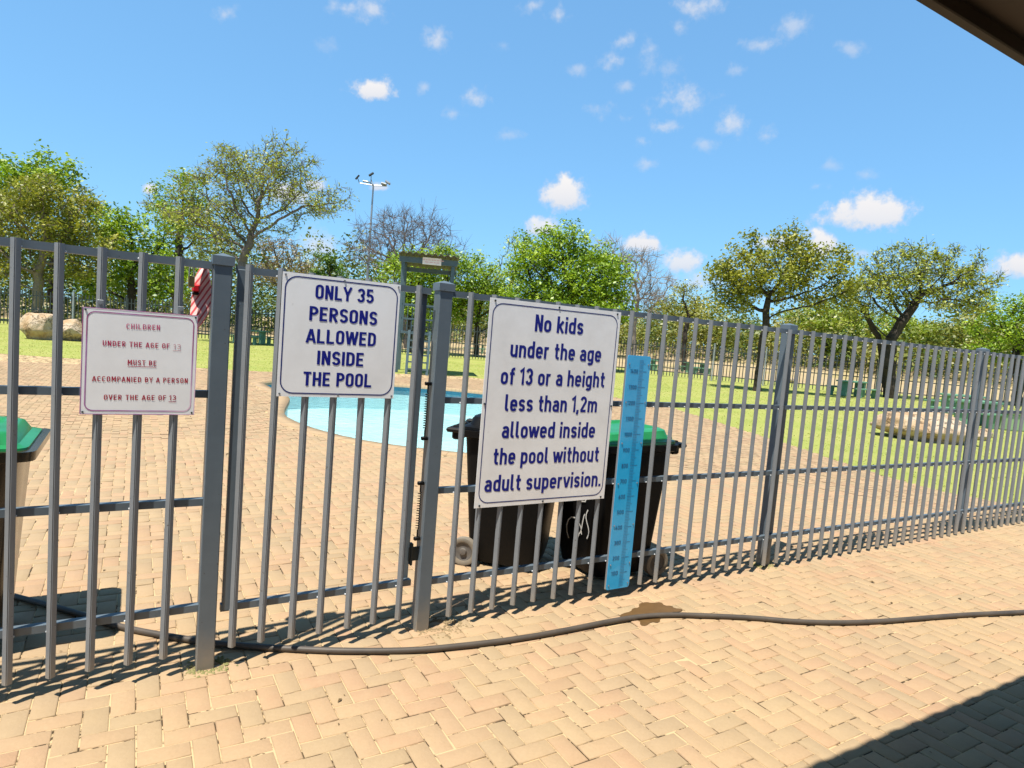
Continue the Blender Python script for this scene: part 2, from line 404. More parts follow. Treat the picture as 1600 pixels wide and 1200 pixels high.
def bank():
    Vv = []; Ff = []; na, nd = 60, 24
    for i in range(na + 1):
        a = R(-22 + 90 * i / na)
        for j in range(nd + 1):
            d = 43 + 60 * j / nd; x, y = d * math.sin(a), d * math.cos(a); Vv.append((x, y, -.03 + zbank(x, y)))
    for i in range(na):
        for j in range(nd): k = i * (nd + 1) + j; Ff.append((k, k + 1, k + nd + 2, k + nd + 1))
    tag(raw_mesh('earth_bank', Vv, Ff, M_EARTH, smooth=True), kind='structure')
bank()
lw = sheet('lawn', LAWN_EDGE + LAWN_FAR, [], -.002, M_LAWN)

def build_bricks():
    L, S, g = .180, .090, .0052
    Vv = []; Fq = []; T1 = []; T2 = []; nf = []
    rnd = random.Random(3)
    for i in range(-310, 190):
        for j in range(-45, 225):
            k = (i - j) % 4
            if k not in (0, 3): continue
            w_, h_ = (L, S) if k == 0 else (S, L)
            u0, v0 = i * S, -3.6 + j * S
            c = F(u0 + w_ / 2, v0 + h_ / 2)
            x, y = c.x, c.y
            if y < .6 or y > 24: continue
            d = math.hypot(x, y)
            if abs(x) > 1.15 * y + 2.2: continue
            if inside(COPE, x, y) or not inside(PAVE, x, y): continue
            t = rnd.random(); t2 = rnd.random() ** .6
            dz = rnd.gauss(0, .0010); tx, ty = rnd.gauss(0, .011), rnd.gauss(0, .012)
            gg = g * rnd.uniform(.5, 1.25)
            def P(a, b, z): 
                q = F(u0 + a, v0 + b); return (q.x, q.y, z + dz + (a - w_ / 2) * tx + (b - h_ / 2) * ty)
            b_ = len(Vv)
            if d < 9:
                e = .005
                lo, hi = gg / 2, gg / 2 + e
                Vv += [P(lo, lo, -.009), P(w_ - lo, lo, -.009), P(w_ - lo, h_ - lo, -.009), P(lo, h_ - lo, -.009),
                       P(lo, lo, -.003), P(w_ - lo, lo, -.003), P(w_ - lo, h_ - lo, -.003), P(lo, h_ - lo, -.003),
                       P(hi, hi, 0), P(w_ - hi, hi, 0), P(w_ - hi, h_ - hi, 0), P(hi, h_ - hi, 0)]
                fs = [(8, 9, 10, 11)] + [(q + r_, (q + 1) % 4 + r_, (q + 1) % 4 + r_ + 4, q + r_ + 4) for r_ in (4, 0) for q in range(4)]
            else:
                lo = gg / 2 + .001
                Vv += [P(lo, lo, 0), P(w_ - lo, lo, 0), P(w_ - lo, h_ - lo, 0), P(lo, h_ - lo, 0)]
                fs = [(0, 1, 2, 3)]
            for f in fs: Fq.append(tuple(b_ + q for q in f)); T1.append(t); T2.append(t2)
    o = raw_mesh('brick_paving', Vv, np.array(Fq), M_BRICK, attrs={'tint': ('FACE', T1), 'tone': ('FACE', T2)})
    tag(o, kind='structure')
build_bricks()

def build_pool():
    n = len(POOLS)
    tile, nn, p, o = new_mat('pool_tile'); pos = geo_pos(nn)
    br = nn.n('ShaderNodeTexBrick'); nn.put(br.inputs['Vector'], pos)
    z = nn.n('ShaderNodeSeparateXYZ'); nn.put(z.inputs[0], pos)
    line = nn.m('GREATER_THAN', z.outputs[2], -.30)
    nn.put(p.inputs['Base Color'], nn.mix(line, (.52, .70, .72), nn.mix(nn.noise(pos, 9, 3), (.02, .12, .19), (.05, .24, .32)))); p.inputs['Roughness'].default_value = .3
    flo, nn, p, o = new_mat('pool_floor'); pos = geo_pos(nn)
    nn.put(p.inputs['Base Color'], nn.mix(nn.ramp(nn.noise(pos, .7, 4), [(.3, 0.), (.7, 1.)]), (.42, .63, .66), (.58, .75, .765))); p.inputs['Roughness'].default_value = .6
    wat, nn, p, o = new_mat('pool_water'); pos = geo_pos(nn); t = nn.t; t.nodes.remove(p)
    tr = nn.n('ShaderNodeBsdfTransparent'); tr.inputs[0].default_value = (.88, .975, .985, 1)
    gl = nn.n('ShaderNodeBsdfGlossy'); gl.inputs['Roughness'].default_value = .04
    fr = nn.n('ShaderNodeFresnel'); fr.inputs[0].default_value = 1.33
    bp = nn.n('ShaderNodeBump'); bp.inputs['Strength'].default_value = .45; bp.inputs['Distance'].default_value = .06
    nn.put(bp.inputs['Height'], nn.noise(pos, 5, 4, .6)); nn.put(gl.inputs['Normal'], bp.outputs[0]); nn.put(fr.inputs['Normal'], bp.outputs[0])
    ms = nn.n('ShaderNodeMixShader'); nn.put(ms.inputs[0], nn.m('MULTIPLY', fr.outputs[0], .8)); nn.put(ms.inputs[1], tr.outputs[0]); nn.put(ms.inputs[2], gl.outputs[0]); t.links.new(ms.outputs[0], o.inputs[0])
    Vv = [(x, y, -.02) for x, y in POOLS] + [(x, y, -.75) for x, y in POOLS]
    tag(raw_mesh('pool_wall', Vv, [(i, (i + 1) % n, n + (i + 1) % n, n + i) for i in range(n)], tile), kind='structure')
    sheet('pool_floor', POOLS, [], -.74, flo); sheet('pool_water', POOLS, [], -.15, wat)
    # coping: one course of bricks laid on end round the rim
    Vv = []; Fq = []; T1 = []; T2 = []
    inn = offset_poly(POOLS, -.03)
    pts = [Vector((*a, 0)) for a in inn]; out = [Vector((*a, 0)) for a in COPE]
    for i in range(n):
        a0, a1, b0, b1 = pts[i], pts[(i + 1) % n], out[i], out[(i + 1) % n]
        m_ = max(1, round((a1 - a0).length / .115))
        for q in range(m_):
            s0, s1 = q / m_ + .004, (q + 1) / m_ - .004
            c = [a0.lerp(a1, s0), a0.lerp(a1, s1), b0.lerp(b1, s1), b0.lerp(b1, s0)]
            b_ = len(Vv); zz = .012 + random.gauss(0, .001)
            Vv += [(p.x, p.y, zz) for p in c] + [(p.x, p.y, -.08) for p in c]
            for f in ((0, 1, 2, 3), (0, 4, 5, 1), (2, 6, 7, 3)): Fq.append(tuple(b_ + k for k in f)); T1.append(.3 + .3 * random.random()); T2.append(random.random() ** .5)
    tag(raw_mesh('pool_coping', Vv, np.array(Fq), M_BRICK, attrs={'tint': ('FACE', T1), 'tone': ('FACE', T2)}), kind='structure')
build_pool()

# short grass blades over the lawn nearest the fence
def build_grass():
    n = 90000; xs = rng.uniform(-26, 24, n); ys = 8 + 26 * rng.random(n) ** 1.3
    keep = np.array([inside(LAWN_EDGE + LAWN_FAR, x, y) and abs(x) < .95 * y + 1 for x, y in zip(xs, ys)])
    xs, ys = xs[keep], ys[keep]; n = len(xs)
    h = rng.uniform(.006, .017, n); a = rng.uniform(0, 2 * np.pi, n); w_ = rng.uniform(.006, .014, n) * (1 + ys / 18)
    lx, ly = rng.normal(0, .02, n), rng.normal(0, .02, n)
    Vv = np.empty((n, 3, 3)); z0 = -.006
    Vv[:, 0] = np.stack([xs - np.cos(a) * w_, ys - np.sin(a) * w_, np.full(n, z0)], 1)
    Vv[:, 1] = np.stack([xs + np.cos(a) * w_, ys + np.sin(a) * w_, np.full(n, z0)], 1)
    Vv[:, 2] = np.stack([xs + lx, ys + ly, h], 1)
    m = leaf_mat('grass_blade', (.24, .31, .055), (.34, .36, .09), (.46, .42, .16), .5)
    o = raw_mesh('grass', Vv.reshape(-1, 3), np.arange(n * 3).reshape(n, 3), m, attrs={'tint': ('FACE', rng.random(n))})
    tag(o, 'short yellow green grass covering the lawn', 'grass', kind='stuff')
build_grass()

# ------------------------------------------------------------------ lettering: single stroke letters drawn as mitred strips
def A_(cx, cy, rx, ry, a0, a1, n=9):
    return [(cx + rx * math.cos(R(a0 + (a1 - a0) * i / n)), cy + ry * math.sin(R(a0 + (a1 - a0) * i / n))) for i in range(n + 1)]
l, r_, b, t, c = .08, .41, .08, .92, .245
def glyphs():
    G = {}
    rd = .165
    O = A_(c, t - rd, rd, rd, 180, 0) + A_(c, b + rd, rd, rd, 0, -180); O.append(O[0])
    G['O'] = (.49, [O]); G['0'] = G['O']
    G['N'] = (.49, [[(l, 0), (l, 1)], [(r_, 0), (r_, 1)], [(l + .02, .97), (r_ - .02, .03)]])
    G['L'] = (.46, [[(l, 1), (l, b), (.45, b)]])
    G['Y'] = (.47, [[(.02, 1), (.235, .44), (.235, 0)], [(.45, 1), (.235, .44)]])
    G['3'] = (.49, [A_(c, .71, rd, .21, 165, -90) + A_(c, .29, rd, .21, 90, -165)])
    G['5'] = (.49, [[(r_, t), (.10, t), (.09, .5)], [(.085, .47)] + A_(.235, .325, .175, .245, 125, -160)])
    G['P'] = (.47, [[(l, 0), (l, t), (.22, t)] + A_(.22, t - .22, .19, .22, 90, -90) + [(l, t - .44)]])
    G['E'] = (.45, [[(.43, t), (l, t), (l, b), (.43, b)], [(l, .5), (.39, .5)]])
    G['R'] = (.49, [[(l, 0), (l, t), (.22, t)] + A_(.22, t - .22, .19, .22, 90, -90) + [(l, t - .44)], [(.22, .48), (.43, 0)]])
    G['S'] = (.48, [A_(c, .71, rd, .21, 15, 270) + A_(c, .29, rd, .21, 90, -165)])
    G['A'] = (.50, [[(.03, 0), (.24, .97)], [(.47, 0), (.26, .97)], [(.12, .25), (.38, .25)]])
    G['W'] = (.72, [[(.04, 1), (.18, .03)], [(.20, .03), (.35, .95)], [(.37, .95), (.52, .03)], [(.54, .03), (.68, 1)]])
    D = [(l, b), (l, t), (.21, t)] + A_(.21, .715, .2, .205, 90, 0) + A_(.21, .285, .2, .205, 0, -90) + [(l, b)]
    G['D'] = (.49, [D]); G['I'] = (.16, [[(l, 0), (l, 1)]])
    G['T'] = (.45, [[(0, t), (.45, t)], [(.225, 0), (.225, t - .08)]])
    G['H'] = (.49, [[(l, 0), (l, 1)], [(r_, 0), (r_, 1)], [(l, .5), (r_, .5)]])
    G['C'] = (.48, [A_(c, t - rd, rd, rd, 15, 180) + A_(c, b + rd, rd, rd, 180, 345)])
    G['U'] = (.49, [[(l, 1)] + A_(c, b + rd, rd, rd, 180, 360) + [(r_, 1)]])
    G['M'] = (.62, [[(l, 0), (l, 1)], [(.54, 0), (.54, 1)], [(l + .02, .97), (.31, .3)], [(.52, .97), (.31, .3)]])
    G['G'] = (.49, [A_(c, t - rd, rd, rd, 15, 180) + A_(c, b + rd, rd, rd, 180, 360) + [(r_, .47), (.25, .47)]])
    G['F'] = (.44, [[(.43, t), (l, t), (l, 0)], [(l, .5), (.38, .5)]])
    G['B'] = (.49, [[(l, b), (l, t), (.22, t)] + A_(.22, .715, .17, .205, 90, -90) + [(l, .51)], [(.22, .51)] + A_(.22, .295, .19, .215, 90, -90) + [(l, b)]])
    G['V'] = (.46, [[(.03, 1), (.22, .03)], [(.43, 1), (.24, .03)]])
    q = .155; k = .235; xr = .39
    bowl = A_(k, .485, q, q, 180, 0) + A_(k, .235, q, q, 0, -180); bowl.append(bowl[0])
    arch = [(l, .42)] + A_(k, .485, q, q, 180, 0) + [(xr, 0)]
    G['o'] = (.47, [bowl]); G['n'] = (.47, [[(l, 0), (l, .72)], arch]); G['h'] = (.47, [[(l, 0), (l, 1)], arch])
    G['u'] = (.47, [[(l, .72)] + A_(k, .235, q, q, 180, 360), [(xr, 0), (xr, .72)]])
    G['d'] = (.47, [bowl, [(xr, 0), (xr, 1)]]); G['p'] = (.47, [bowl, [(l, -.24), (l, .72)]])
    G['g'] = (.47, [bowl, [(xr, .72), (xr, -.03)] + A_(k, -.03, q, .13, 0, -150)])
    G['a'] = (.47, [A_(k, .485, q, q, 155, 0) + [(xr, 0)], [(xr, .39), (.21, .39)] + A_(.21, .235, .13, .155, 90, 270) + [(xr, .08)]])
    G['e'] = (.47, [[(l, .36), (xr, .36)] + A_(k, .485, q, q, 0, 180) + A_(k, .235, q, q, 180, 335)])
    G['r'] = (.34, [[(l, 0), (l, .72)], [(l, .42)] + A_(k, .485, q, q, 180, 65)])
    G['s'] = (.44, [A_(.22, .505, .14, .145, 15, 270) + A_(.22, .22, .14, .145, 90, -165)])
    G['t'] = (.35, [[(.16, .95), (.16, .22)] + A_(.29, .22, .13, .14, 180, 270) + [(.34, .08)], [(.02, .64), (.34, .64)]])
    G['f'] = (.34, [[(.16, 0), (.16, .79)] + A_(.29, .79, .13, .13, 180, 90) + [(.34, .92)], [(.02, .64), (.33, .64)]])
    G['i'] = (.16, [[(l, 0), (l, .72)], [(l, .84), (l, 1)]])
    G['l'] = (.25, [[(l, 1), (l, .2)] + A_(.19, .2, .11, .12, 180, 270) + [(.24, .08)]])
    G['k'] = (.46, [[(l, 0), (l, 1)], [(.41, .72), (.09, .30)], [(.2, .40), (.43, 0)]])
    G['m'] = (.71, [[(l, 0), (l, .72)], [(l, .42)] + A_(.215, .5, .135, .14, 180, 0) + [(.35, 0)], [(.35, .42)] + A_(.495, .5, .145, .14, 180, 0) + [(.64, 0)]])
    G['v'] = (.44, [[(.03, .72), (.21, .03)], [(.41, .72), (.23, .03)]])
    G['w'] = (.66, [[(.03, .72), (.17, .03)], [(.19, .03), (.32, .68)], [(.34, .68), (.47, .03)], [(.49, .03), (.63, .72)]])
    G['1'] = (.28, [[(.0, .76), (.2, .95), (.2, 0)]])
    G['2'] = (.49, [A_(c, .72, rd, .2, 170, -35) + [(.09, .08)], [(.06, .08), (.45, .08)]])
    G['4'] = (.48, [[(.33, 0), (.33, .55)], [(.25, 1), (.05, .26), (.47, .26)]])
    G['6'] = (.49, [[(.32, 1), (.10, .42)], A_(c, .28, rd, .2, 0, 360)])
    G['7'] = (.46, [[(.02, t), (.43, t), (.18, 0)]])
    G['8'] = (.49, [A_(c, .71, .145, .21, 0, 360), A_(c, .28, rd, .2, 0, 360)])
    G['9'] = (.49, [[(.17, 0), (.39, .58)], A_(c, .72, rd, .2, 0, 360)])
    G[','] = (.15, [[(.09, .14), (.04, -.15)]]); G['.'] = (.16, [[(l, 0), (l, .16)]]); G[' '] = (.19, [])
    return G
G = glyphs()
def strip(pts, w_):
    """mitred strip of width w_ along 2-D points -> verts, quads"""
    n = len(pts); P = [Vector(p) for p in pts]; Lf = []; Rg = []
    closed = (P[0] - P[-1]).length < 1e-6
    for i in range(n):
        a = P[i - 1] if i else (P[-2] if closed else P[0]); b_ = P[i + 1] if i < n - 1 else (P[1] if closed else P[-1])
        d0 = (P[i] - a); d1 = (b_ - P[i])
        d0 = d0.normalized() if d0.length > 1e-9 else d1.normalized(); d1 = d1.normalized() if d1.length > 1e-9 else d0
        m = (d0 + d1); m = m.normalized() if m.length > 1e-6 else d0
        nn = Vector((-m.y, m.x)); s = min(1.7, 1 / max(.3, m.dot(d0)))
        Lf.append(P[i] + nn * w_ / 2 * s); Rg.append(P[i] - nn * w_ / 2 * s)
    return [(*p,) for p in Lf + Rg], [(i, i + 1, n + i + 1, n + i) for i in range(n - 1)]
def text_width(s, weight=.16, gap=.09): return sum(G[ch][0] + gap for ch in s) - gap
def text(s, u0, z0, u1, z1, cap, y, weight=.16, gap=.09):
    """writing on a vertical board in local x/z, between (u0,z0) and (u1,z1) on the baseline; returns verts, faces"""
    wd = text_width(s, weight, gap); sx = (u1 - u0) / wd; Vv = []; Ff = []; x = 0; lay = 0
    for ch in s:
        adv, strokes = G[ch]
        for st in strokes:
            vs, fs = strip(st, weight); b_ = len(Vv); lay = (lay + 1) % 3
            for (px, pz) in vs:
                q = (x + px) / wd
                Vv.append((u0 + (u1 - u0) * q, y - lay * .00018, z0 + (z1 - z0) * q + pz * cap))
            Ff += [tuple(b_ + k for k in f) for f in fs]
        x += adv + gap
    return Vv, Ff
def rrect(x0, z0, x1, z1, rad, n=6):
    p = A_(x1 - rad, z1 - rad, rad, rad, 0, 90, n) + A_(x0 + rad, z1 - rad, rad, rad, 90, 180, n) + A_(x0 + rad, z0 + rad, rad, rad, 180, 270, n) + A_(x1 - rad, z0 + rad, rad, rad, 270, 360, n)
    return p + [p[0]]

# ------------------------------------------------------------------ front fence
BARV, BARS = -.0335, .027
def bar_mb(u, zb, zt, vv=BARV, welds=()):
    m = MB(); d = BARS / math.sqrt(2); bm = bmesh.new()
    bmesh.ops.create_cube(bm, size=1); bmesh.ops.scale(bm, vec=(BARS, BARS, zt - zb), verts=bm.verts)
    bmesh.ops.bevel(bm, geom=[e for e in bm.edges if abs(e.verts[0].co.z - e.verts[1].co.z) > .1], offset=.0035, segments=2, affect='EDGES')
    bmesh.ops.transform(bm, matrix=Matrix.Translation((u, vv, (zb + zt) / 2)) @ Matrix.Rotation(R(45 + random.gauss(0, 1.5)), 4, 'Z'), verts=bm.verts)
    k1, k2, k3 = random.gauss(0, .0012), random.gauss(0, .0022), random.gauss(0, .003)
    for v in bm.verts: v.co.x += k1 + k2 * (v.co.z - .9); v.co.z += k3 * .6
    return m.bm(bm)
def weld_mb(us, zs):
    m = MB()
    for u in us:
        for z in zs:
            for s in (-1, 1):
                bm = bmesh.new(); bmesh.ops.create_icosphere(bm, subdivisions=1, radius=.0048)
                bmesh.ops.transform(bm, matrix=Matrix.Translation((u + s * .0135 + random.gauss(0, .001), -.019, z - .012 + random.gauss(0, .002))), verts=bm.verts); m.bm(bm)
    return m
def post_parts(root, u, v, top=1.86, s=.075, weathered=False):
    o = MB().box((u, v, top / 2 - .1), (s, s, top + .2), bev=.004).build('post', M_PAINT_SHADED, root)
    m = MB(); e = s / 2 + .007
    m.add([(u - e, v - e, top - .035), (u + e, v - e, top - .035), (u + e, v + e, top - .035), (u - e, v + e, top - .035),
           (u - e, v - e, top + .004), (u + e, v - e, top + .004), (u + e, v + e, top + .004), (u - e, v + e, top + .004), (u, v, top + .020)],
          [(3, 2, 1, 0), (0, 1, 5, 4), (1, 2, 6, 5), (2, 3, 7, 6), (3, 0, 4, 7), (4, 5, 8), (5, 6, 8), (6, 7, 8), (7, 4, 8)])
    m.build('cap', M_PAINT_SHADED, o)
    # splash of grout and dirt round the foot
    return o
RAILZ = (1.818, 1.252, .765, .262)
def rail(root, u0, u1, z0, z1, h=.032):
    m = MB(); e = .016
    m.add([(u0, -e, z0 - h / 2), (u1, -e, z1 - h / 2), (u1, e, z1 - h / 2), (u0, e, z0 - h / 2), (u0, -e, z0 + h / 2), (u1, -e, z1 + h / 2), (u1, e, z1 + h / 2), (u0, e, z0 + h / 2)],
          [(3, 2, 1, 0), (4, 5, 6, 7), (0, 1, 5, 4), (1, 2, 6, 5), (2, 3, 7, 6), (3, 0, 4, 7)])
    return m.build('rail', M_PAINT_SHADED, root)
frot = FA
fl = thing('metal_fence', 'grey steel bar fence section carrying the small red lettered sign', 'fence', P1, frot)
post_parts(fl, 0, 0, 1.862); post_parts(fl, -1.62, 0, 1.862)
zl = (1.822, 1.260, .776, .288)
for z in zl: rail(fl, -1.5825, -.0375, z, z)
lus = [-.167 - .1365 * k for k in range(11)]
lus = [u for u in lus if u > -1.56]
for u in lus: bar_mb(u, .088, 1.840).build('fence_bar', M_PAINT, fl)
weld_mb(lus, zl).build('weld', M_WELD, fl, smooth=True)['kind'] = 'stuff'

fr_ = thing('metal_fence', 'long grey steel bar fence carrying the largest sign and the blue height chart', 'fence', F(1.061, 0), frot)
UO = 1.061
post_parts(fr_, 0, 0, 1.862)
for u in (3.971, 7.055, 10.14): post_parts(fr_, u - UO, .054, 1.872)
zr = [(1.818, 1.835), (1.254, 1.246), (.764, .722), (.262, .214)]
def zrail(k, u): a, b_ = zr[k]; return a + (b_ - a) * (u - 1.06) / 7
for k in range(4):
    for u0, u1 in ((1.0985, 7.055), (7.055, 10.6)): rail(fr_, u0 - UO, u1 - UO, zrail(k, u0), zrail(k, u1))
rus = [1.209 + .1398 * k for k in range(67)]; rus = [u for u in rus if u < 10.5]
for u in rus:
    zb = .06 - .05 * min(1, max(0, (u - 2.2) / 4)); bar_mb(u - UO, zb, zrail(0, u) + .018).build('fence_bar', M_PAINT, fr_)
m = MB()
wb = MB()
for k in range(4): 
    for u in rus[:44]: 
        q = weld_mb([u - UO], [zrail(k, u)]); wb.add(q.V, q.F)
wb.build('weld', M_WELD, fr_, smooth=True)['kind'] = 'stuff'
# gate
gt = thing('metal_gate', 'grey steel bar gate between two square posts, holding the persons limit sign', 'gate', F(.05, 0), frot)
GO = .05
gus = [.108, .240, .374, .507, .645, .783, .914]
for u in gus: bar_mb(u - GO, .09, 1.842).build('gate_bar', M_PAINT, gt)
for z in (1.818, .272): rail(gt, .055 - GO, .985 - GO, z, z)
for u, vv in ((.078, -.002), (.962, .034)): MB().box((u - GO, vv, 1.04), (.034, .034, 1.56), bev=.003).build('stile', M_PAINT_SHADED, gt)
weld_mb([u - GO for u in gus], (1.818, .272)).build('weld', M_WELD, gt, smooth=True)['kind'] = 'stuff'
MB().box((1.0 - GO, .01, .42), (.06, .012, .075), bev=.002).box((.985 - GO, .012, .42), (.012, .03, .12), bev=.002).build('latch', M_GREENPOST, gt)
MB().box((.94 - GO, .012, 1.66), (.012, .05, .17), bev=.002).build('stop_plate', M_PAINT, gt)
def spring(u, z0, z1, name='gate_spring'):
    pts = []; n = 150
    for i in range(n): 
        q = i / (n - 1); a = 2 * math.pi * 15 * q; pts.append((u + .009 * math.cos(a), -.006 + .009 * math.sin(a), z0 + (z1 - z0) * q))
    m = MB().tube(pts, .0022, 5); m.tube([(u, -.012, z1), (u, -.012, z1 + .05)], .004, 6); m.tube([(u, -.012, z0), (u, -.012, z0 - .05)], .004, 6)
    m.box((u, -.012, z1 + .05), (.035, .02, .018), bev=.003); m.box((u, -.012, z0 - .05), (.035, .02, .018), bev=.003)
    return m.build(name, M_BLACK, gt, smooth=True)
spring(1.005 - GO, 1.10, 1.29); spring(1.003 - GO, .56, .76)

# padlock and striped cloth behind the first post
pl = thing('padlock', 'small brass padlock hanging under the top rail beside the striped cloth', 'padlock', F(-.118, .03, 1.715), frot)
MB().box((0, 0, .03), (.026, .016, .05), bev=.004).build('lock_body', M_BRASS, pl)
MB().tube([(-.009, 0, .052)] + [(.009 * math.cos(R(a)), 0, .085 + .012 * math.sin(R(a))) for a in range(180, -1, -30)] + [(.009, 0, .052)], .003, 6).build('shackle', M_STEEL, pl, smooth=True)
def red_cloth():
    m, n, p, o = new_mat('red_striped_cloth'); pos = obj_pos(n)
    sx = n.n('ShaderNodeSeparateXYZ'); n.put(sx.inputs[0], pos)
    d = n.m('ADD', n.m('MULTIPLY', sx.outputs[0], 46), n.m('MULTIPLY', sx.outputs[2], -26)); d = n.m('ADD', d, n.m('MULTIPLY', n.noise(pos, 18, 2), .35))
    s = n.m('FRACT', d)
    k = n.ramp(s, [(.42, 0.), (.50, 1.), (.80, 1.), (.88, 0.)])
    k = n.mix(n.m('MULTIPLY', k, .9), (.95, .55, .50), (.62, .02, .03)); n.put(p.inputs['Base Color'], k); p.inputs['Roughness'].default_value = .75
    rt = thing('striped_cloth', 'red and pink striped cloth strap hanging behind the fence post', 'cloth', F(-.072, .09, 1.535), frot)
    Vv = []; Ff = []; N = 18; K = 10
    for i in range(N + 1):
        q = i / N; z = .285 * q; cx = -.030 + .052 * q + .012 * math.sin(q * 5); hw = .008 + .034 * math.sin(math.pi * min(1, q * .9 + .06)) ** .8
        for j in range(K):
            a = 2 * math.pi * j / K
            Vv.append((cx + hw * math.cos(a), (.016 + .008 * math.sin(q * 9)) * math.sin(a) * (1 + .4 * math.cos(3 * a)), z))
    Ff = [(i * K + j, i * K + (j + 1) % K, (i + 1) * K + (j + 1) % K, (i + 1) * K + j) for i in range(N) for j in range(K)] + [tuple(range(K))[::-1], tuple(range(N * K, (N + 1) * K))]
    MB().add(Vv, Ff).build('cloth', m, rt, smooth=True)
    MB().box((-.024, -.012, .185), (.030, .04, .034), bev=.006).build('buckle', simple('red_plastic', (.55, .012, .02), rough=.4), rt)
    MB().box((-.024, -.012, .162), (.028, .036, .012), bev=.004).build('loop', M_BLACK, rt)
red_cloth()

# ------------------------------------------------------------------ signs
SV = -.0545
def sign_root(name, label, u, z):
    return thing(name, label, 'sign', F(u, SV, z), frot)
def board(root, w_, h_, mat, th=.003, bend=0.0, rad=.0, skew=None):
    """sheet with its corner positions: local x 0..w, z 0..h, front at y=0"""
    n = 12; Vv = []; Ff = []
    for i in range(n + 1):
        for j in range(n + 1):
            x = w_ * i / n; z = h_ * j / n; y = bend * math.sin(math.pi * i / n) * math.sin(math.pi * j / n * .9)
            Vv.append((x, y, z))
    N = len(Vv); Vv += [(x, y + th, z) for x, y, z in Vv]
    idx = lambda i, j: i * (n + 1) + j
    for i in range(n):
        for j in range(n):
            Ff.append((idx(i, j), idx(i + 1, j), idx(i + 1, j + 1), idx(i, j + 1))); Ff.append(tuple(k + N for k in (idx(i, j), idx(i, j + 1), idx(i + 1, j + 1), idx(i + 1, j))))
    rim = [idx(i, 0) for i in range(n)] + [idx(n, j) for j in range(n)] + [idx(i, n) for i in range(n, 0, -1)] + [idx(0, j) for j in range(n, 0, -1)]
    for k in range(len(rim)): a, b_ = rim[k], rim[(k + 1) % len(rim)]; Ff.append((b_, a, a + N, b_ + N))
    return MB().add(Vv, Ff).build('board', mat, root)
def border(root, x0, z0, x1, z1, rad, wd, mat, name='border'):
    vs, fs = strip(rrect(x0, z0, x1, z1, rad), wd)
    return MB().add([(x, -.0008, z) for x, z in vs], fs).build(name, mat, root)
def writing(root, lines, u0, z0, mat, cap, name='word', weight=.16, gap=.09):
    for (s, a, b_, c_, d_) in lines:
        tw = text_width(s, weight, gap); k = 0
        for wd in s.split(' '):
            i0 = s.index(wd, k); k = i0 + len(wd); q0 = sum(G[ch][0] + gap for ch in s[:i0]) / tw; q1 = q0 + text_width(wd, weight, gap) / tw
            Vv, Ff = text(wd, a - u0 + (c_ - a) * q0, b_ - z0 + (d_ - b_) * q0, a - u0 + (c_ - a) * q1, b_ - z0 + (d_ - b_) * q1, cap, -.0009, weight, gap)
            MB().add(Vv, Ff).build(name, mat, root)
def screws(root, pts, r=.006, mat=None):
    for x, z in pts: MB().lathe([(r, 0), (r, .0025), (r * .6, .004)], (x, -.0042, z), 10, 'Y').build('screw', mat or M_STEEL, root, smooth=True)

s2 = sign_root('warning_sign', 'white square sign reading ONLY 35 PERSONS ALLOWED INSIDE THE POOL', .243, 1.263)
board(s2, .560, .567, M_WHITE1); border(s2, .014, .016, .546, .551, .055, .0055, M_BLUELINE)
dz = 0
writing(s2, [('ONLY 35', .391, 1.722, .670, 1.726), ('PERSONS', .369, 1.620, .693, 1.621), ('ALLOWED', .362, 1.516, .693, 1.518), ('INSIDE', .416, 1.416, .639, 1.417), ('THE POOL', .358, 1.315, .685, 1.316)], .243, 1.263, M_BLUEINK, .066)
screws(s2, [(.012, .555), (.28, .556), (.548, .555), (.012, .012), (.28, .012), (.548, .012)], .005)
s3 = sign_root('warning_sign', 'tall white sign reading No kids under the age of 13 without adult supervision', 1.311, .664)
board(s3, .909, 1.156, M_WHITE2, .003); border(s3, .022, .026, .887, 1.130, .06, .0055, M_BLUELINE)
writing(s3, [('No kids', 1.607, 1.660, 1.945, 1.664), ('under the age', 1.460, 1.508, 2.095, 1.509), ('of 13 or a height', 1.413, 1.355, 2.140, 1.357), ('less than 1,2m', 1.453, 1.205, 2.098, 1.204),
             ('allowed inside', 1.447, 1.054, 2.101, 1.048), ('the pool without', 1.405, .904, 2.148, .899), ('adult supervision.', 1.364, .752, 2.181, .744)], 1.311, .664, M_BLUEINK, .095)
screws(s3, [(.03, 1.142), (.45, 1.143), (.88, 1.142), (.012, .58), (.897, .58), (.03, .012), (.45, .012), (.88, .012)], .006, M_GREENPOST)
def red_ink():
    m, n, p, o = new_mat('faded_red_lettering'); pos = obj_pos(n); z = n.n('ShaderNodeSeparateXYZ'); n.put(z.inputs[0], pos)
    f = n.ramp(n.m('ADD', n.m('MULTIPLY', z.outputs[2], 2.0), n.m('MULTIPLY', n.noise(pos, 14, 3), .4)), [(.55, (.40, .002, .03)), (.85, (.48, .02, .10)), (1.1 - .1, (.62, .18, .30))])
    n.put(p.inputs['Base Color'], f); p.inputs['Roughness'].default_value = .5; return m
def mauve_ink():
    m, n, p, o = new_mat('faded_mauve_border'); pos = obj_pos(n)
    f = n.ramp(n.noise(pos, 4, 3), [(.38, (.36, .09, .22)), (.5, (.42, .18, .42)), (.62, (.70, .45, .58))])
    n.put(p.inputs['Base Color'], f); p.inputs['Roughness'].default_value = .5; return m
MRED = red_ink(); MMAU = mauve_ink(); MFADE = simple('worn_pink_digits', (.66, .42, .44), rough=.5)
s1 = sign_root('warning_sign', 'faded white sign with red writing CHILDREN UNDER THE AGE OF 13', -.501, 1.174)
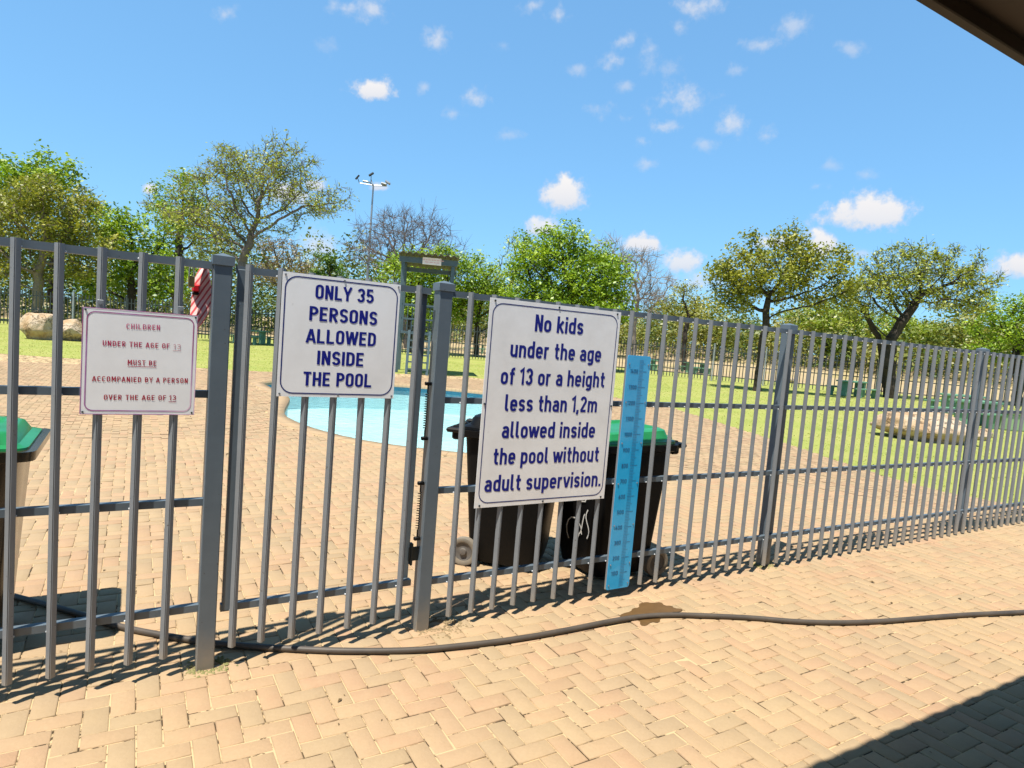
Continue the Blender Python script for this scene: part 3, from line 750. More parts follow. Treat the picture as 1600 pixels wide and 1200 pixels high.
board(s1, .410, .428, M_WHITE1, .003); border(s1, .016, .016, .394, .412, .028, .0042, MMAU); border(s1, .0015, .0015, .4085, .4265, .003, .003, MMAU, 'rim')
writing(s1, [('CHILDREN', -.352, 1.526, -.232, 1.529), ('UNDER THE AGE OF', -.431, 1.4525, -.194, 1.4545), ('MUST BE', -.343, 1.379, -.240, 1.380), ('ACCOMPANIED BY A PERSON', -.462, 1.308, -.121, 1.311), ('OVER THE AGE OF', -.421, 1.234, -.200, 1.236), ('13', -.188, 1.236, -.163, 1.237)], -.501, 1.174, MRED, .0215, weight=.125, gap=.16)
writing(s1, [('13', -.180, 1.454, -.153, 1.455)], -.501, 1.174, MFADE, .0215, weight=.12, gap=.16)
for (a, z, c_, mt) in ((-.343, 1.374, -.240, MRED), (-.190, 1.230, -.161, MRED), (-.182, 1.448, -.151, MFADE)):
    vs, fs = strip([(a + .501, z - 1.174), (c_ + .501, z - 1.174)], .0022); MB().add([(x, -.0009, zz) for x, zz in vs], fs).build('underline', mt, s1)
screws(s1, [(.010, .418), (.400, .418), (.010, .010), (.400, .010)], .004, M_GREENPOST)
for x in (.058, .343):
    m = MB().box((x, .002, .442), (.022, .003, .036), bev=.001); m.lathe([(.006, 0), (.006, .003)], (x, -.0025, .447), 10, 'Y'); m.build('bracket', M_STEEL, s1)
# height chart
def ruler_mat():
    m, n, p, o = new_mat('blue_chart'); pos = obj_pos(n)
    g = n.ramp(n.noise(pos, 5, 4, .6), [(.35, (.012, .36, .70)), (.65, (.035, .42, .76))])
    n.put(p.inputs['Base Color'], g); p.inputs['Roughness'].default_value = .22; p.inputs['Coat Weight'].default_value = .3; return m
rl = thing('height_chart', 'tall narrow blue height chart fixed to the fence bars', 'height chart', F(2.307, SV, .060), frot)
RW, RH = .190, 1.505
Vv, Ff = [], []
out = rrect(0, 0, RW, RH, .014, 4)[:-1]; n_ = len(out)
MB().add([(x, 0, z) for x, z in out] + [(x, .003, z) for x, z in out], [tuple(range(n_)), tuple(range(2 * n_ - 1, n_ - 1, -1))] + [(i, (i + 1) % n_, n_ + (i + 1) % n_, n_ + i) for i in range(n_)]).build('board', ruler_mat(), rl)
mtick = MB(); MK = simple('chart_print', (.012, .12, .28), rough=.4)
for i in range(1, 148):
    z = .005 + .01 * i; wd = .062 if i % 10 == 0 else (.048 if i % 5 == 0 else .034)
    x0 = .100; vs, fs = strip([(x0, z), (x0 + wd, z)], .0024 if i % 10 else .0032); mtick.add([(x, -.0008, zz) for x, zz in vs], fs)
mtick.build('graduation', MK, rl)
for k in range(1, 15):
    s_ = str(k * 100); z = .005 + .1 * k - .013
    Vv, Ff = text(s_, .030, z, .030 + (.054 if len(s_) == 3 else .062), z, .027, -.0009, .15, .1); MB().add(Vv, Ff).build('numeral', MK, rl)
screws(rl, [(x, z) for z in (.03, .165, .42, .69, .95, 1.21, 1.45) for x in (.016, .174)], .005)

# ------------------------------------------------------------------ wheelie bins
def bin_body_mb():
    """front towards +x; tapered, ribbed, open rim"""
    m = MB(); secs = [(-.20, .25, .22, .0), (-.23, .27, .235, .10), (-.27, .30, .255, .55), (-.30, .325, .275, .90), (-.33, .39, .315, .915), (-.33, .395, .318, .960)]
    Vv = []; k = 16
    for (xb, xf, hy, z) in secs:
        rad = .05; p = A_(xf - rad, hy - rad, rad, rad, 0, 90, 3) + A_(xb + rad, hy - rad, rad, rad, 90, 180, 3) + A_(xb + rad, -hy + rad, rad, rad, 180, 270, 3) + A_(xf - rad, -hy + rad, rad, rad, 270, 360, 3)
        Vv += [(x, y, z + .03) for x, y in p]
    Ff = [(i * k + j, i * k + (j + 1) % k, (i + 1) * k + (j + 1) % k, (i + 1) * k + j) for i in range(len(secs) - 1) for j in range(k)] + [tuple(range(k))[::-1], tuple(range((len(secs) - 1) * k, len(secs) * k))]
    return m.add(Vv, Ff)
def make_bin(label, lid_mat, body_mat, u, v, rz):
    b_ = thing('wheelie_bin', label, 'bin', F(u, v), frot + rz, 'wheelie bins behind the fence')
    b_.scale = (1, 1, .965)
    bin_body_mb().build('body', body_mat, b_, smooth=True)
    m = MB(); k = 16; Vv = []
    for (xb, xf, hy, z0, z1) in ((-.330, .365, .292, .994, .986), (-.330, .362, .290, 1.014, 1.000), (-.285, .325, .262, 1.028, 1.012), (-.265, .300, .240, 1.086, 1.056), (-.245, .275, .215, 1.096, 1.066), (-.215, .235, .180, 1.097, 1.067), (-.205, .225, .170, 1.082, 1.053)):
        rad = .06; p = A_(xf - rad, hy - rad, rad, rad, 0, 90, 3) + A_(xb + rad, hy - rad, rad, rad, 90, 180, 3) + A_(xb + rad, -hy + rad, rad, rad, 180, 270, 3) + A_(xf - rad, -hy + rad, rad, rad, 270, 360, 3)
        Vv += [(x, y, z0 + (z1 - z0) * (x - xb) / (xf - xb)) for x, y in p]
    n = 7; Ff = [(i * k + j, i * k + (j + 1) % k, (i + 1) * k + (j + 1) % k, (i + 1) * k + j) for i in range(n - 1) for j in range(k)] + [tuple(range(k))[::-1], tuple(range((n - 1) * k, n * k))]
    m.add(Vv, Ff); ld = m.build('lid', lid_mat, b_, smooth=True)
    MB().tube([(-.33, -.2, .965), (-.40, -.2, .985), (-.40, .2, .985), (-.33, .2, .965)], .016, 8).build('handle', body_mat, b_, smooth=True)
    MB().box((-.385, 0, .972), (.115, .54, .035), bev=.012).box((-.375, 0, .93), (.07, .46, .06), bev=.012).build('hinge_shelf', body_mat, b_)
    for y in (-.15, 0, .15): MB().box((-.35, y, 1.005), (.06, .06, .05), bev=.01).build('hinge', lid_mat, b_)
    MB().tube([(-.235, -.27, .10), (-.235, .27, .10)], .012, 8).build('axle', M_STEEL, b_, smooth=True)
    for s in (-1, 1):
        y0 = .235 * s; y1 = .285 * s
        w_ = MB().lathe([(.062, y0), (.10, y0), (.102, (y0 + y1) / 2), (.10, y1), (.086, y1 + .004 * s), (.066, y1 - .004 * s)], (-.245, 0, .102), 28, 'Y', True).build('wheel', M_TYRE, b_, smooth=True)
        MB().lathe([(.063, y0 + .01 * s), (.064, y1 - .006 * s), (.045, y1 - .014 * s), (.026, y1 - .010 * s), (.022, y1 + .004 * s), (.006, y1 + .006 * s)], (-.245, 0, .102), 24, 'Y').build('hub', M_HUB, w_, smooth=True)
    return b_
make_bin('black wheelie bin with black lid standing behind the tall white sign', M_BLACK, M_BLACKD, 2.064, .794, R(-45))
bR = make_bin('black wheelie bin with green lid behind the blue height chart', M_GREENLID, M_BLACK, 2.68, .42, math.pi)
make_bin('black wheelie bin with green lid at the left edge beside the small sign', M_GREENLID, simple('glossy_black_plastic', (.012, .010, .008), (.05, .034, .015), 2.2, .2, .7), -1.07, .61, 0)
sw = MB(); MSW = simple('white_marker', (.60, .58, .54), rough=.6)
def swirl(pts, w_=.010):
    vs, fs = strip(pts, w_); sw.add([(.262 + .105 * max(0, (z - .10)) * .55 + .012 + .004, y, z) for y, z in vs], fs)
swirl([( .05 + (.02 + .055 * a / 14) * math.cos(a * .9), .62 + (.02 + .075 * a / 14) * math.sin(a * .9)) for a in range(0, 15)])
swirl([(.13 - .02 * math.sin(k * .9), .50 - .03 * k) for k in range(8)]); swirl([(.10 - .012 * k, .46 - .035 * k + .02 * math.sin(k * 1.4)) for k in range(8)]); swirl([(-.02 + .09 * math.cos(a * .5), .30 + .10 * math.sin(a * .5)) for a in range(0, 9)])
sw.build('swirl_drawing', MSW, bR)

# ------------------------------------------------------------------ hose and puddle
def catmull(P, n=10):
    out = []
    P = [P[0]] + P + [P[-1]]
    for i in range(1, len(P) - 2):
        p0, p1, p2, p3 = P[i - 1], P[i], P[i + 1], P[i + 2]
        for k in range(n):
            t_ = k / n; out.append(.5 * ((2 * p1) + (p2 - p0) * t_ + (2 * p0 - 5 * p1 + 4 * p2 - p3) * t_ ** 2 + (3 * p1 - p0 - 3 * p2 + p3) * t_ ** 3))
    return out + [P[-2]]
hp = [gnd(x, y) for x, y in ((-160, 890), (-60, 915), (40, 941), (110, 960), (200, 987), (320, 1008), (380, 1014), (440, 1018), (540, 1022), (640, 1021), (720, 1014), (800, 1004), (880, 990), (960, 974), (1010, 967), (1060, 965), (1120, 967), (1180, 970), (1240, 975), (1300, 977), (1350, 976), (1400, 973), (1500, 965), (1600, 960), (1740, 952))] + [Vector((5.6, 4.75, 0)), Vector((7.2, 5.1, 0)), Vector((9.0, 5.9, 0)), Vector((11.5, 6.4, 0))]
hp = [Vector((p.x, p.y, .0165)) for p in hp]
MHOSE = simple('dark_hose_rubber', (.055, .046, .038), (.09, .072, .055), 7, .55)
ho = MB().tube(catmull(hp), .0155, 10).build('garden_hose', MHOSE, None, smooth=True)
tag(ho, 'dark rubber garden hose snaking across the brick paving under the gate', 'hose')
def puddle():
    m, n, p, o = new_mat('wet_brick'); pos = geo_pos(n)
    n.put(p.inputs['Base Color'], n.mix(n.noise(pos, 20, 4), (.085, .046, .016), (.15, .083, .03))); p.inputs['Roughness'].default_value = .5; p.inputs['Specular IOR Level'].default_value = .25
    px = [(966, 964), (973, 959), (986, 956), (988, 951), (999, 950), (998, 944), (1010, 941), (1018, 943), (1033, 941), (1038, 947), (1050, 947), (1053, 951), (1068, 952), (1062, 957), (1049, 957), (1046, 963), (1032, 966), (1030, 974), (1017, 972), (1010, 979), (1000, 978), (1000, 970), (984, 969), (980, 965)]
    pts = [gnd(x, y) for x, y in px]; pts = smooth_poly([(q.x, q.y) for q in pts], 1)
    sheet('puddle', pts, [], .0032, m)
puddle()

# moss and dirt at the foot of the posts
def dirt(name, label, u, v, n, spread, mat):
    Vv = []; Ff = []; rr = random.Random(int(u * 100) + 5)
    for _ in range(n):
        a = rr.uniform(0, 6.28); d = .05 + abs(rr.gauss(0, spread)); q = F(u + d * math.cos(a), v + d * math.sin(a) * .8); s = rr.uniform(.003, .011)
        b_ = len(Vv); Vv += [(q.x - s, q.y - s * .6, .001), (q.x + s, q.y - s * .5, .001), (q.x + s * .3, q.y + s, .001), (q.x, q.y, .001 + s * .9)]
        Ff += [(0 + b_, 1 + b_, 3 + b_), (1 + b_, 2 + b_, 3 + b_), (2 + b_, b_, 3 + b_)]
    tag(raw_mesh(name, Vv, Ff, mat), label, 'debris', kind='stuff')
MD = simple('dry_soil', (.22, .16, .09), (.32, .24, .13), 30, .95); MMOSS = simple('dry_moss', (.20, .20, .07), (.30, .26, .12), 30, .95)
dirt('soil', 'loose dry soil crumbs at the foot of the post right of the gate', 1.16, .0, 260, .07, MD)
dirt('moss', 'dry moss crumbs round the foot of the post left of the gate', 0.02, -.01, 150, .03, MMOSS)
dirt('moss', 'dry moss crumbs round the foot of the post right of the height chart', 3.97, .05, 160, .05, MMOSS)
def litter():
    Vv = []; Ff = []; rr = random.Random(11)
    for k in range(240):
        x = rr.uniform(-2.5, 5); y = rr.uniform(1.6, 7); s = rr.uniform(.003, .012) * (1 if rr.random() < .9 else 1.8); a = rr.uniform(0, 6.28)
        b_ = len(Vv); ca, sa = math.cos(a), math.sin(a)
        Vv += [(x - s * ca, y - s * sa, .003), (x + .35 * s * sa, y - .35 * s * ca, .003 + s * .3), (x + s * ca, y + s * sa, .004), (x - .35 * s * sa, y + .35 * s * ca, .002 + s * .5)]
        Ff.append((b_, b_ + 1, b_ + 2, b_ + 3))
    tag(raw_mesh('leaf_litter', Vv, Ff, simple('dry_leaf', (.10, .065, .03), (.25, .17, .08), 40, .9)), 'tiny dry leaves and grit scattered over the brick paving', 'litter', kind='stuff')
litter()

# ------------------------------------------------------------------ veranda roof over the viewer
def roof():
    H = 2.556; k = H / -SUN.z
    g1, g2 = gnd(1280, 1200), gnd(1600, 1062)
    d = (g2 - g1).normalized(); a = math.atan2(d.y, d.x); nrm = Vector((-d.y, d.x, 0))
    e0 = Vector((g1.x - SUN.x * k, g1.y - SUN.y * k, H))
    rt = thing('veranda_roof', 'dark brown eave of a veranda roof in the top right corner', 'roof', e0 + nrm * .004, a)
    MB().box((.3, -.015, .020), (9.4, .03, .05), bev=.003).build('fascia', M_BROWN, rt)
    Vv = []; Ff = []; pitch = .175; n = 10; N = int(9.4 / pitch * n)
    for i in range(N + 1):
        x = -4.4 + 9.4 * i / N; z = .022 * math.cos(2 * math.pi * x / pitch)
        for y, dz_ in ((.008, .075), (-3.4, .74)):
            Vv += [(x, y, dz_ + z), (x, y, dz_ + z - .008)]
    for i in range(N):
        q = i * 4; Ff += [(q, q + 4, q + 6, q + 2), (q + 1, q + 3, q + 7, q + 5), (q, q + 1, q + 5, q + 4), (q + 2, q + 6, q + 7, q + 3)]
    MB().add(Vv, Ff).build('roof_sheet', M_ROOF, rt, smooth=True)
    MB().box((.3, -3.46, -1.05), (9.4, .12, 3.0)).build('shade_wall', simple('shade_wall_brown', (.16, .11, .075), (.20, .14, .10), 3, .9), rt)  # unseen wall behind the camera, added to block sky fill and deepen shade
    c_ = MB(); c_.box((.3, -1.72, .045), (9.4, 3.38, .02)); c_.build('ceiling_board', M_BROWN, rt)
roof()

# ------------------------------------------------------------------ far fence of dark palings
def back_fence():
    line = [(-46, 31), (-36, 33), (-24.5, 35.2), (-14, 37.2), (-4, 38.6), (6, 37.8), (14, 35.6), (22, 33.0), (30, 30.2), (40, 27)]
    rt = thing('palisade_fence', 'dark steel palisade fence along the far edge of the lawn', 'fence', (0, 0, 0))
    for (x0, y0), (x1, y1) in zip(line, line[1:]):
        a, b_ = Vector((x0, y0, 0)), Vector((x1, y1, 0)); L = (b_ - a).length; nb = max(1, round(L / 2.9)); d = (b_ - a) / L; ang = math.atan2(d.y, d.x)
        for k in range(nb):
            p, q = a.lerp(b_, k / nb), a.lerp(b_, (k + 1) / nb); m = MB(); l_ = (q - p).length
            for z in (.30, .95, 1.72): m.box((p + q) / 2 + Vector((0, 0, z)), (l_ - .08, .04, .05), ang)
            nn = int(l_ / .17)
            for i in range(nn):
                c_ = p + d * ((i + .5) * l_ / nn); m.box(c_ + Vector((-d.y * -.03, d.x * -.03, 1.02)), (.045, .02, 1.92), ang)
            m.build('fence_panel', M_GREENPOST, rt)
            MB().box(p + Vector((0, 0, 1.05)), (.075, .075, 2.1), ang).box(p + Vector((0, 0, 2.12)), (.09, .09, .04), ang).build('post', M_GREENPOST if k % 2 else M_STEEL, rt)
back_fence()

# ------------------------------------------------------------------ floodlight mast
def mast():
    p = at(571, 480, 58); p.z = 0; top = at(574, 288, 58).z
    rt = thing('floodlight_mast', 'tall thin grey floodlight mast rising behind the bare tree', 'floodlight', p)
    MB().tube([(0, 0, 0), (0, 0, top * .5), (.02, 0, top)], [.14, .11, .07], 10).build('pole', M_STEEL, rt, smooth=True)
    MB().tube([(-1.2, 0, top + .05), (0, 0, top - .05), (1.2, 0, top - .02)], .045, 6).tube([(0, 0, top - .05), (-.25, -.6, top + .1)], .045, 6).tube([(0, 0, top), (-.3, .3, top + .5)], .04, 6).build('crossarm', M_STEEL, rt)
    for (x, y, z, rx, ry) in ((-1.45, 0, top + .55, .3, -.9), (-.28, .2, top + .95, .5, -.6), (1.0, -.2, top + .1, -.3, .2), (-.55, -.5, top + .12, .2, .1), (1.25, .2, top + .35, -.2, .5)):
        m = MB().box((x, y, z), (.50, .34, .15), rot=Matrix.Rotation(ry, 3, 'Y') @ Matrix.Rotation(rx, 3, 'X'), bev=.03); m.tube([(x, y, z - .02), (x * .85, y * .6, top + .05)], .03, 5); m.build('lamp_head', M_GREENPOST if z > top + .4 else M_STEEL, rt)
mast()

# ------------------------------------------------------------------ slide tower with corrugated roof
MTEAL = simple('teal_grey_paint', (.055, .09, .10), (.08, .12, .13), 5, .5)
def tower():
    Y = 23.6; p = at(664, 500, Y); p.z = 0
    rt = thing('pool_tower', 'grey steel lookout tower with ladder and corrugated roof beside the pool', 'tower', p, R(7))
    w_, d_ = .88, .75
    for x in (-w_, w_):
        for y in (-d_, d_): MB().box((x, y, 2.02), (.12, .12, 4.04)).build('leg', MTEAL, rt)
    MB().box((0, 0, 1.45), (2 * w_ + .1, 2 * d_ + .1, .08)).build('platform', MTEAL, rt)
    g = MB()
    for z in (1.95, 2.45):
        for y in (-d_, d_): g.box((0, y, z), (2 * w_ - .12, .05, .05))
        g.box((w_, 0, z), (.05, 2 * d_ - .12, .05))
    for k in range(9):
        g.box((-w_ + .2 + k * .17, d_, 1.98), (.03, .03, .9))
    g.build('railing', MTEAL, rt)
    for x in (-.42, -.02): pass
    la = MB(); 
    for x in (-.50, .22): la.box((x, -d_ - .30, .75), (.09, .10, 1.62), rot=Matrix.Rotation(R(-14), 3, 'X'))
    for k in range(6): la.box((-.14, -d_ - .47 + .066 * k, .18 + .25 * k), (.66, .10, .05))
    la.build('ladder', MTEAL, rt)
    MB().box((0, -d_ - .06, 4.02), (2 * w_ + .3, .06, .20)).build('roof_beam', MTEAL, rt); MB().box((0, d_ + .06, 3.82), (2 * w_ + .3, .06, .16)).build('roof_beam', MTEAL, rt)
    mu, n, pp, o = new_mat('corrugated_roof'); pos = obj_pos(n); pp.inputs['Roughness'].default_value = .6
    n.put(pp.inputs['Base Color'], n.mix(n.noise(pos, 3, 4), (.10, .085, .045), (.05, .06, .055)))
    Vv = []; Ff = []; N = 150
    for i in range(N + 1):
        x = -1.06 + 2.12 * i / N; z = .032 * math.cos(2 * math.pi * x / .22)
        for y, zz in ((-1.15, 4.24), (1.15, 3.98)): Vv += [(x, y, zz + z), (x, y, zz + z - .02)]
    for i in range(N):
        q = i * 4; Ff += [(q, q + 4, q + 6, q + 2), (q + 1, q + 3, q + 7, q + 5), (q, q + 1, q + 5, q + 4), (q + 2, q + 6, q + 7, q + 3)]
    MB().add(Vv, Ff).build('roof', mu, rt, smooth=True)
    sg = MB().box((.12, -d_ - .12, 4.02), (.66, .03, .25), bev=.005).build('sign_plate', simple('cream_plate', (.78, .70, .64), rough=.5), rt)
    MP = simple('pink_print', (.72, .40, .38), rough=.5); mm = MB()
    rr = random.Random(4)
    for z, a, b_ in ((4.06, -.20, .44), (3.98, -.12, .36)):
        x = a
        while x < b_: 
            wd = rr.uniform(.05, .14); vs, fs = strip([(x, z), (x + wd, z)], .028); mm.add([(q, -d_ - .137, zz) for q, zz in vs], fs); x += wd + .03
    mm.build('faded_print', MP, sg)
tower()

# ------------------------------------------------------------------ boulders
def boulder(label, p, size, seed, rz=0, cut=.8):
    from mathutils import noise as mn
    bm = bmesh.new(); bmesh.ops.create_icosphere(bm, subdivisions=5, radius=1); rr = random.Random(int(seed * 10))
    planes = [(Vector((rr.gauss(0, 1), rr.gauss(0, 1), rr.gauss(.2, .7))).normalized(), rr.uniform(.62, .86)) for _ in range(11)] + [(Vector((0, 0, 1)), .78)]
    for v in bm.verts:
        q = v.co.copy()
        for n_, d_ in planes:
            e = q.dot(n_) - d_
            if e > 0: q -= n_ * e * .88
        q *= 1 + .07 * mn.noise(q * 2.2 + Vector((seed, 0, 0))) + .025 * mn.noise(q * 6) + .012 * mn.noise(q * 15)
        if q.z < -.05:
            f = 1 - (1 - cut) * min(1, (-.05 - q.z) / .35); q.x *= f; q.y *= f
        v.co = Vector((q.x * size[0], q.y * size[1], max(q.z, -.62) * size[2]))
    for f in bm.faces: f.smooth = True
    me = bpy.data.meshes.new('boulder'); bm.to_mesh(me); bm.free(); me.materials.append(M_ROCK)
    o = bpy.data.objects.new('boulder', me); COL.objects.link(o); o.location = (p.x, p.y, size[2] * .52); o.rotation_euler = (0, 0, rz)
    return tag(o, label, 'boulder', 'sandstone boulders on the lawn')
boulder('rounded pale boulder at far left of the lawn, taller of the pair', gnd(68, 530), (.86, .78, .76), 1.0)
boulder('low brown boulder touching the tall pale one behind the small sign', gnd(108, 532), (.70, .6, .66), 4.2)
q = gnd(1452, 683)
boulder('wide flat tan boulder on the lawn near the green picnic tables', gnd(1445, 687), (1.20, .80, .50), 8.6, R(-20), .72)
boulder('small rust coloured stone on the lawn beside the dark tree trunk', gnd(1228, 598), (.75, .5, .28), 3.1)
boulder('small round stone just right of the wide flat boulder', gnd(1536, 688), (.22, .2, .22), 5.1)

# ------------------------------------------------------------------ picnic tables, bins and benches
def picnic(label, p, rz, s=1.0):
    rt = thing('picnic_table', label, 'picnic table', p, rz, 'green picnic tables')
    MB().box((0, 0, .74 * s), (1.7 * s, .75 * s, .07), bev=.01).build('tabletop', M_TABLE, rt)
    for x in (-.6, .6): MB().box((x * s, 0, .37 * s), (.16, .5 * s, .70 * s), bev=.01).build('leg', M_TABLE, rt)
    for y in (-.75, .75):
        b_ = MB().box((0, y * s, .43 * s), (1.7 * s, .32 * s, .06), bev=.01).build('bench', M_TABLE, rt)
        for x in (-.6, .6): MB().box((x * s, y * s, .2 * s), (.12, .22 * s, .40 * s)).build('bench_leg', M_TABLE, b_)
    return rt
p0 = picnic('large green picnic table right behind the wide flat boulder', gnd(1522, 664), R(25), 1.0)
def litter_bin(label, p, s, mat, rz=0):
    rt = thing('refuse_box', label, 'box', p, rz)
    MB().box((0, 0, s[2] * .5), s, bev=.03).build('box_body', mat, rt); MB().box((0, 0, s[2] + .03), (s[0] + .08, s[1] + .08, .06), bev=.015).build('lid', mat, rt)
MPG = simple('pale_green_paint', (.24, .36, .17), (.30, .42, .22), 3, .6)
litter_bin('pale green square box on the lawn right of the picnic table', gnd(1577, 672), (.62, .5, .50), MPG, R(15))
dup(p0, gnd(1500, 648), R(10), 'green picnic table farther back, partly hidden by the nearer table')
for (x, y, Y, rz, lb) in ((1090, 545, 46, 20, 'green picnic table beyond the far fence, seen above the height chart'), (1010, 540, 45, 5, 'green picnic table beyond the far fence, behind the tall white sign edge'),
                          (745, 505, 50, 0, 'green picnic table beyond the far fence near the lookout tower'), (395, 510, 36, -8, 'green picnic table beside the trunk left of the persons limit sign'), (1335, 585, 31.5, 30, 'green picnic table under the flat topped thorn tree')):
    g = at(x, y, Y); g.z = 0; dup(p0, g, R(rz), lb)

# ------------------------------------------------------------------ trees
def colonize(trunk, pts, step, kill, iters=70, jitter=.25, tropism=(0, 0, .05)):
    nodes = [np.array(p, float) for p in trunk]; par = [-1] + list(range(len(trunk) - 1))
    P = np.array(pts, float); n = len(P); near = np.zeros(n, int); nd = np.full(n, 1e9)
    new = list(range(len(nodes))); tr = np.array(tropism)
    for it in range(iters):
        NN = np.array([nodes[i] for i in new])
        D = np.linalg.norm(P[:, None] - NN[None], axis=2); j = D.argmin(1); dm = D[np.arange(len(P)), j]
        up = dm < nd; near[up] = np.array(new)[j[up]]; nd[up] = dm[up]
        keep = nd > kill; P, near, nd = P[keep], near[keep], nd[keep]
        if not len(P): break
        uq, inv = np.unique(near, return_inverse=True); NA = np.array(nodes)
        v = P - NA[near]; v /= np.linalg.norm(v, axis=1)[:, None] + 1e-9; acc_ = np.zeros((len(uq), 3)); np.add.at(acc_, inv, v)
        acc_ /= np.bincount(inv)[:, None]; acc_ += tr + rng.normal(0, jitter * .5, acc_.shape); acc_ /= np.linalg.norm(acc_, axis=1)[:, None] + 1e-9
        new = list(range(len(nodes), len(nodes) + len(uq))); nodes += list(NA[uq] + acc_ * step); par += [int(q) for q in uq]
        if not new: break
    return np.array(nodes), np.array(par)
def skeleton_mesh(N, par, tr, mn, e=2.3):
    n = len(N); ch = np.zeros(n); acc = np.zeros(n)
    for i in range(n - 1, 0, -1):
        r_e = acc[i] if acc[i] > 0 else 1.0
        acc[i] = r_e; acc[par[i]] += r_e; ch[par[i]] += 1
    acc[0] = max(acc[0], 1); e = math.log(max(acc[1], 3)) / math.log(tr / mn); rad = mn * np.power(acc, 1 / e); rad = np.minimum(rad, tr); rad[0] = tr * 1.25
    return rad, ch, acc
def edge_tubes(A, B, ra, rb, k):
    d = B - A; ln = np.linalg.norm(d, axis=1, keepdims=True); d = d / np.maximum(ln, 1e-6)
    h = np.where(np.abs(d[:, 2:3]) < .9, np.array([[0, 0, 1.]]), np.array([[1., 0, 0]])); x = np.cross(d, h); x /= np.linalg.norm(x, axis=1, keepdims=True); y = np.cross(d, x)
    a = np.arange(k) * 2 * np.pi / k; cs, sn = np.cos(a), np.sin(a)
    ring = x[:, None] * cs[None, :, None] + y[:, None] * sn[None, :, None]
    B2 = B + d * rb[:, None] * .3
    Vv = np.concatenate([A[:, None] + ring * ra[:, None, None], B2[:, None] + ring * rb[:, None, None]], 1).reshape(-1, 3)
    m = len(A); base = (np.arange(m) * 2 * k)[:, None]; j = np.arange(k)
    F_ = np.stack([base + j, base + (j + 1) % k, base + k + (j + 1) % k, base + k + j], 2).reshape(-1, 4)
    return Vv, F_
def blob_points(blobs, Y, dens, depthk=1.0, shell=.55):
    out = []
    for (x, y, a, b_) in blobs:
        c_ = np.array(at(x, y, Y)); s = Y / FPX; ra, rb = a * s, b_ * s; rd = .5 * (ra + min(ra, rb)) * depthk
        n = max(6, int(dens * (ra * rb * rd) ** (2 / 3)))
        nc = max(4, n // 9)
        v = rng.normal(size=(nc, 3)); v /= np.linalg.norm(v, axis=1)[:, None]; q = rng.random(nc) ** (shell * .6)
        cc = v * q[:, None] * rng.uniform(.85, 1.12, (nc, 1)); cc = np.repeat(cc, 9, 0) + rng.normal(0, .115, (nc * 9, 3))
        out.append(c_ + cc * np.array([ra, rd, rb]))
    P = np.concatenate(out); return P[P[:, 2] > .6]
def leaves_mesh(cent, m, sig, size, droop=0.0, aspect=.55, updir=.6):
    n = len(cent) * m; c_ = np.repeat(cent, m, 0) + rng.normal(0, 1, (n, 3)) * np.array([sig, sig, sig * .75])
    nm = rng.normal(size=(n, 3)); nm[:, 2] = np.abs(nm[:, 2]) + updir; nm /= np.linalg.norm(nm, axis=1)[:, None]
    t_ = np.cross(nm, rng.normal(size=(n, 3))); t_ /= np.linalg.norm(t_, axis=1)[:, None]; t_[:, 2] -= droop; bt = np.cross(nm, t_)
    s = size * rng.uniform(.45, 1.3, (n, 1))
    Vv = np.stack([c_ - t_ * s, c_ + bt * s * aspect, c_ + t_ * s, c_ - bt * s * aspect], 1).reshape(-1, 3)
    ct = np.repeat(rng.normal(0, .18, len(cent)) + .10 * np.sin(cent[:, 0] * 1.7) * np.sin(cent[:, 2] * 2.1), m); tint = np.clip(.5 + ct + rng.normal(0, .15, n), 0, 1)
    return Vv, np.arange(n * 4).reshape(n, 4), tint
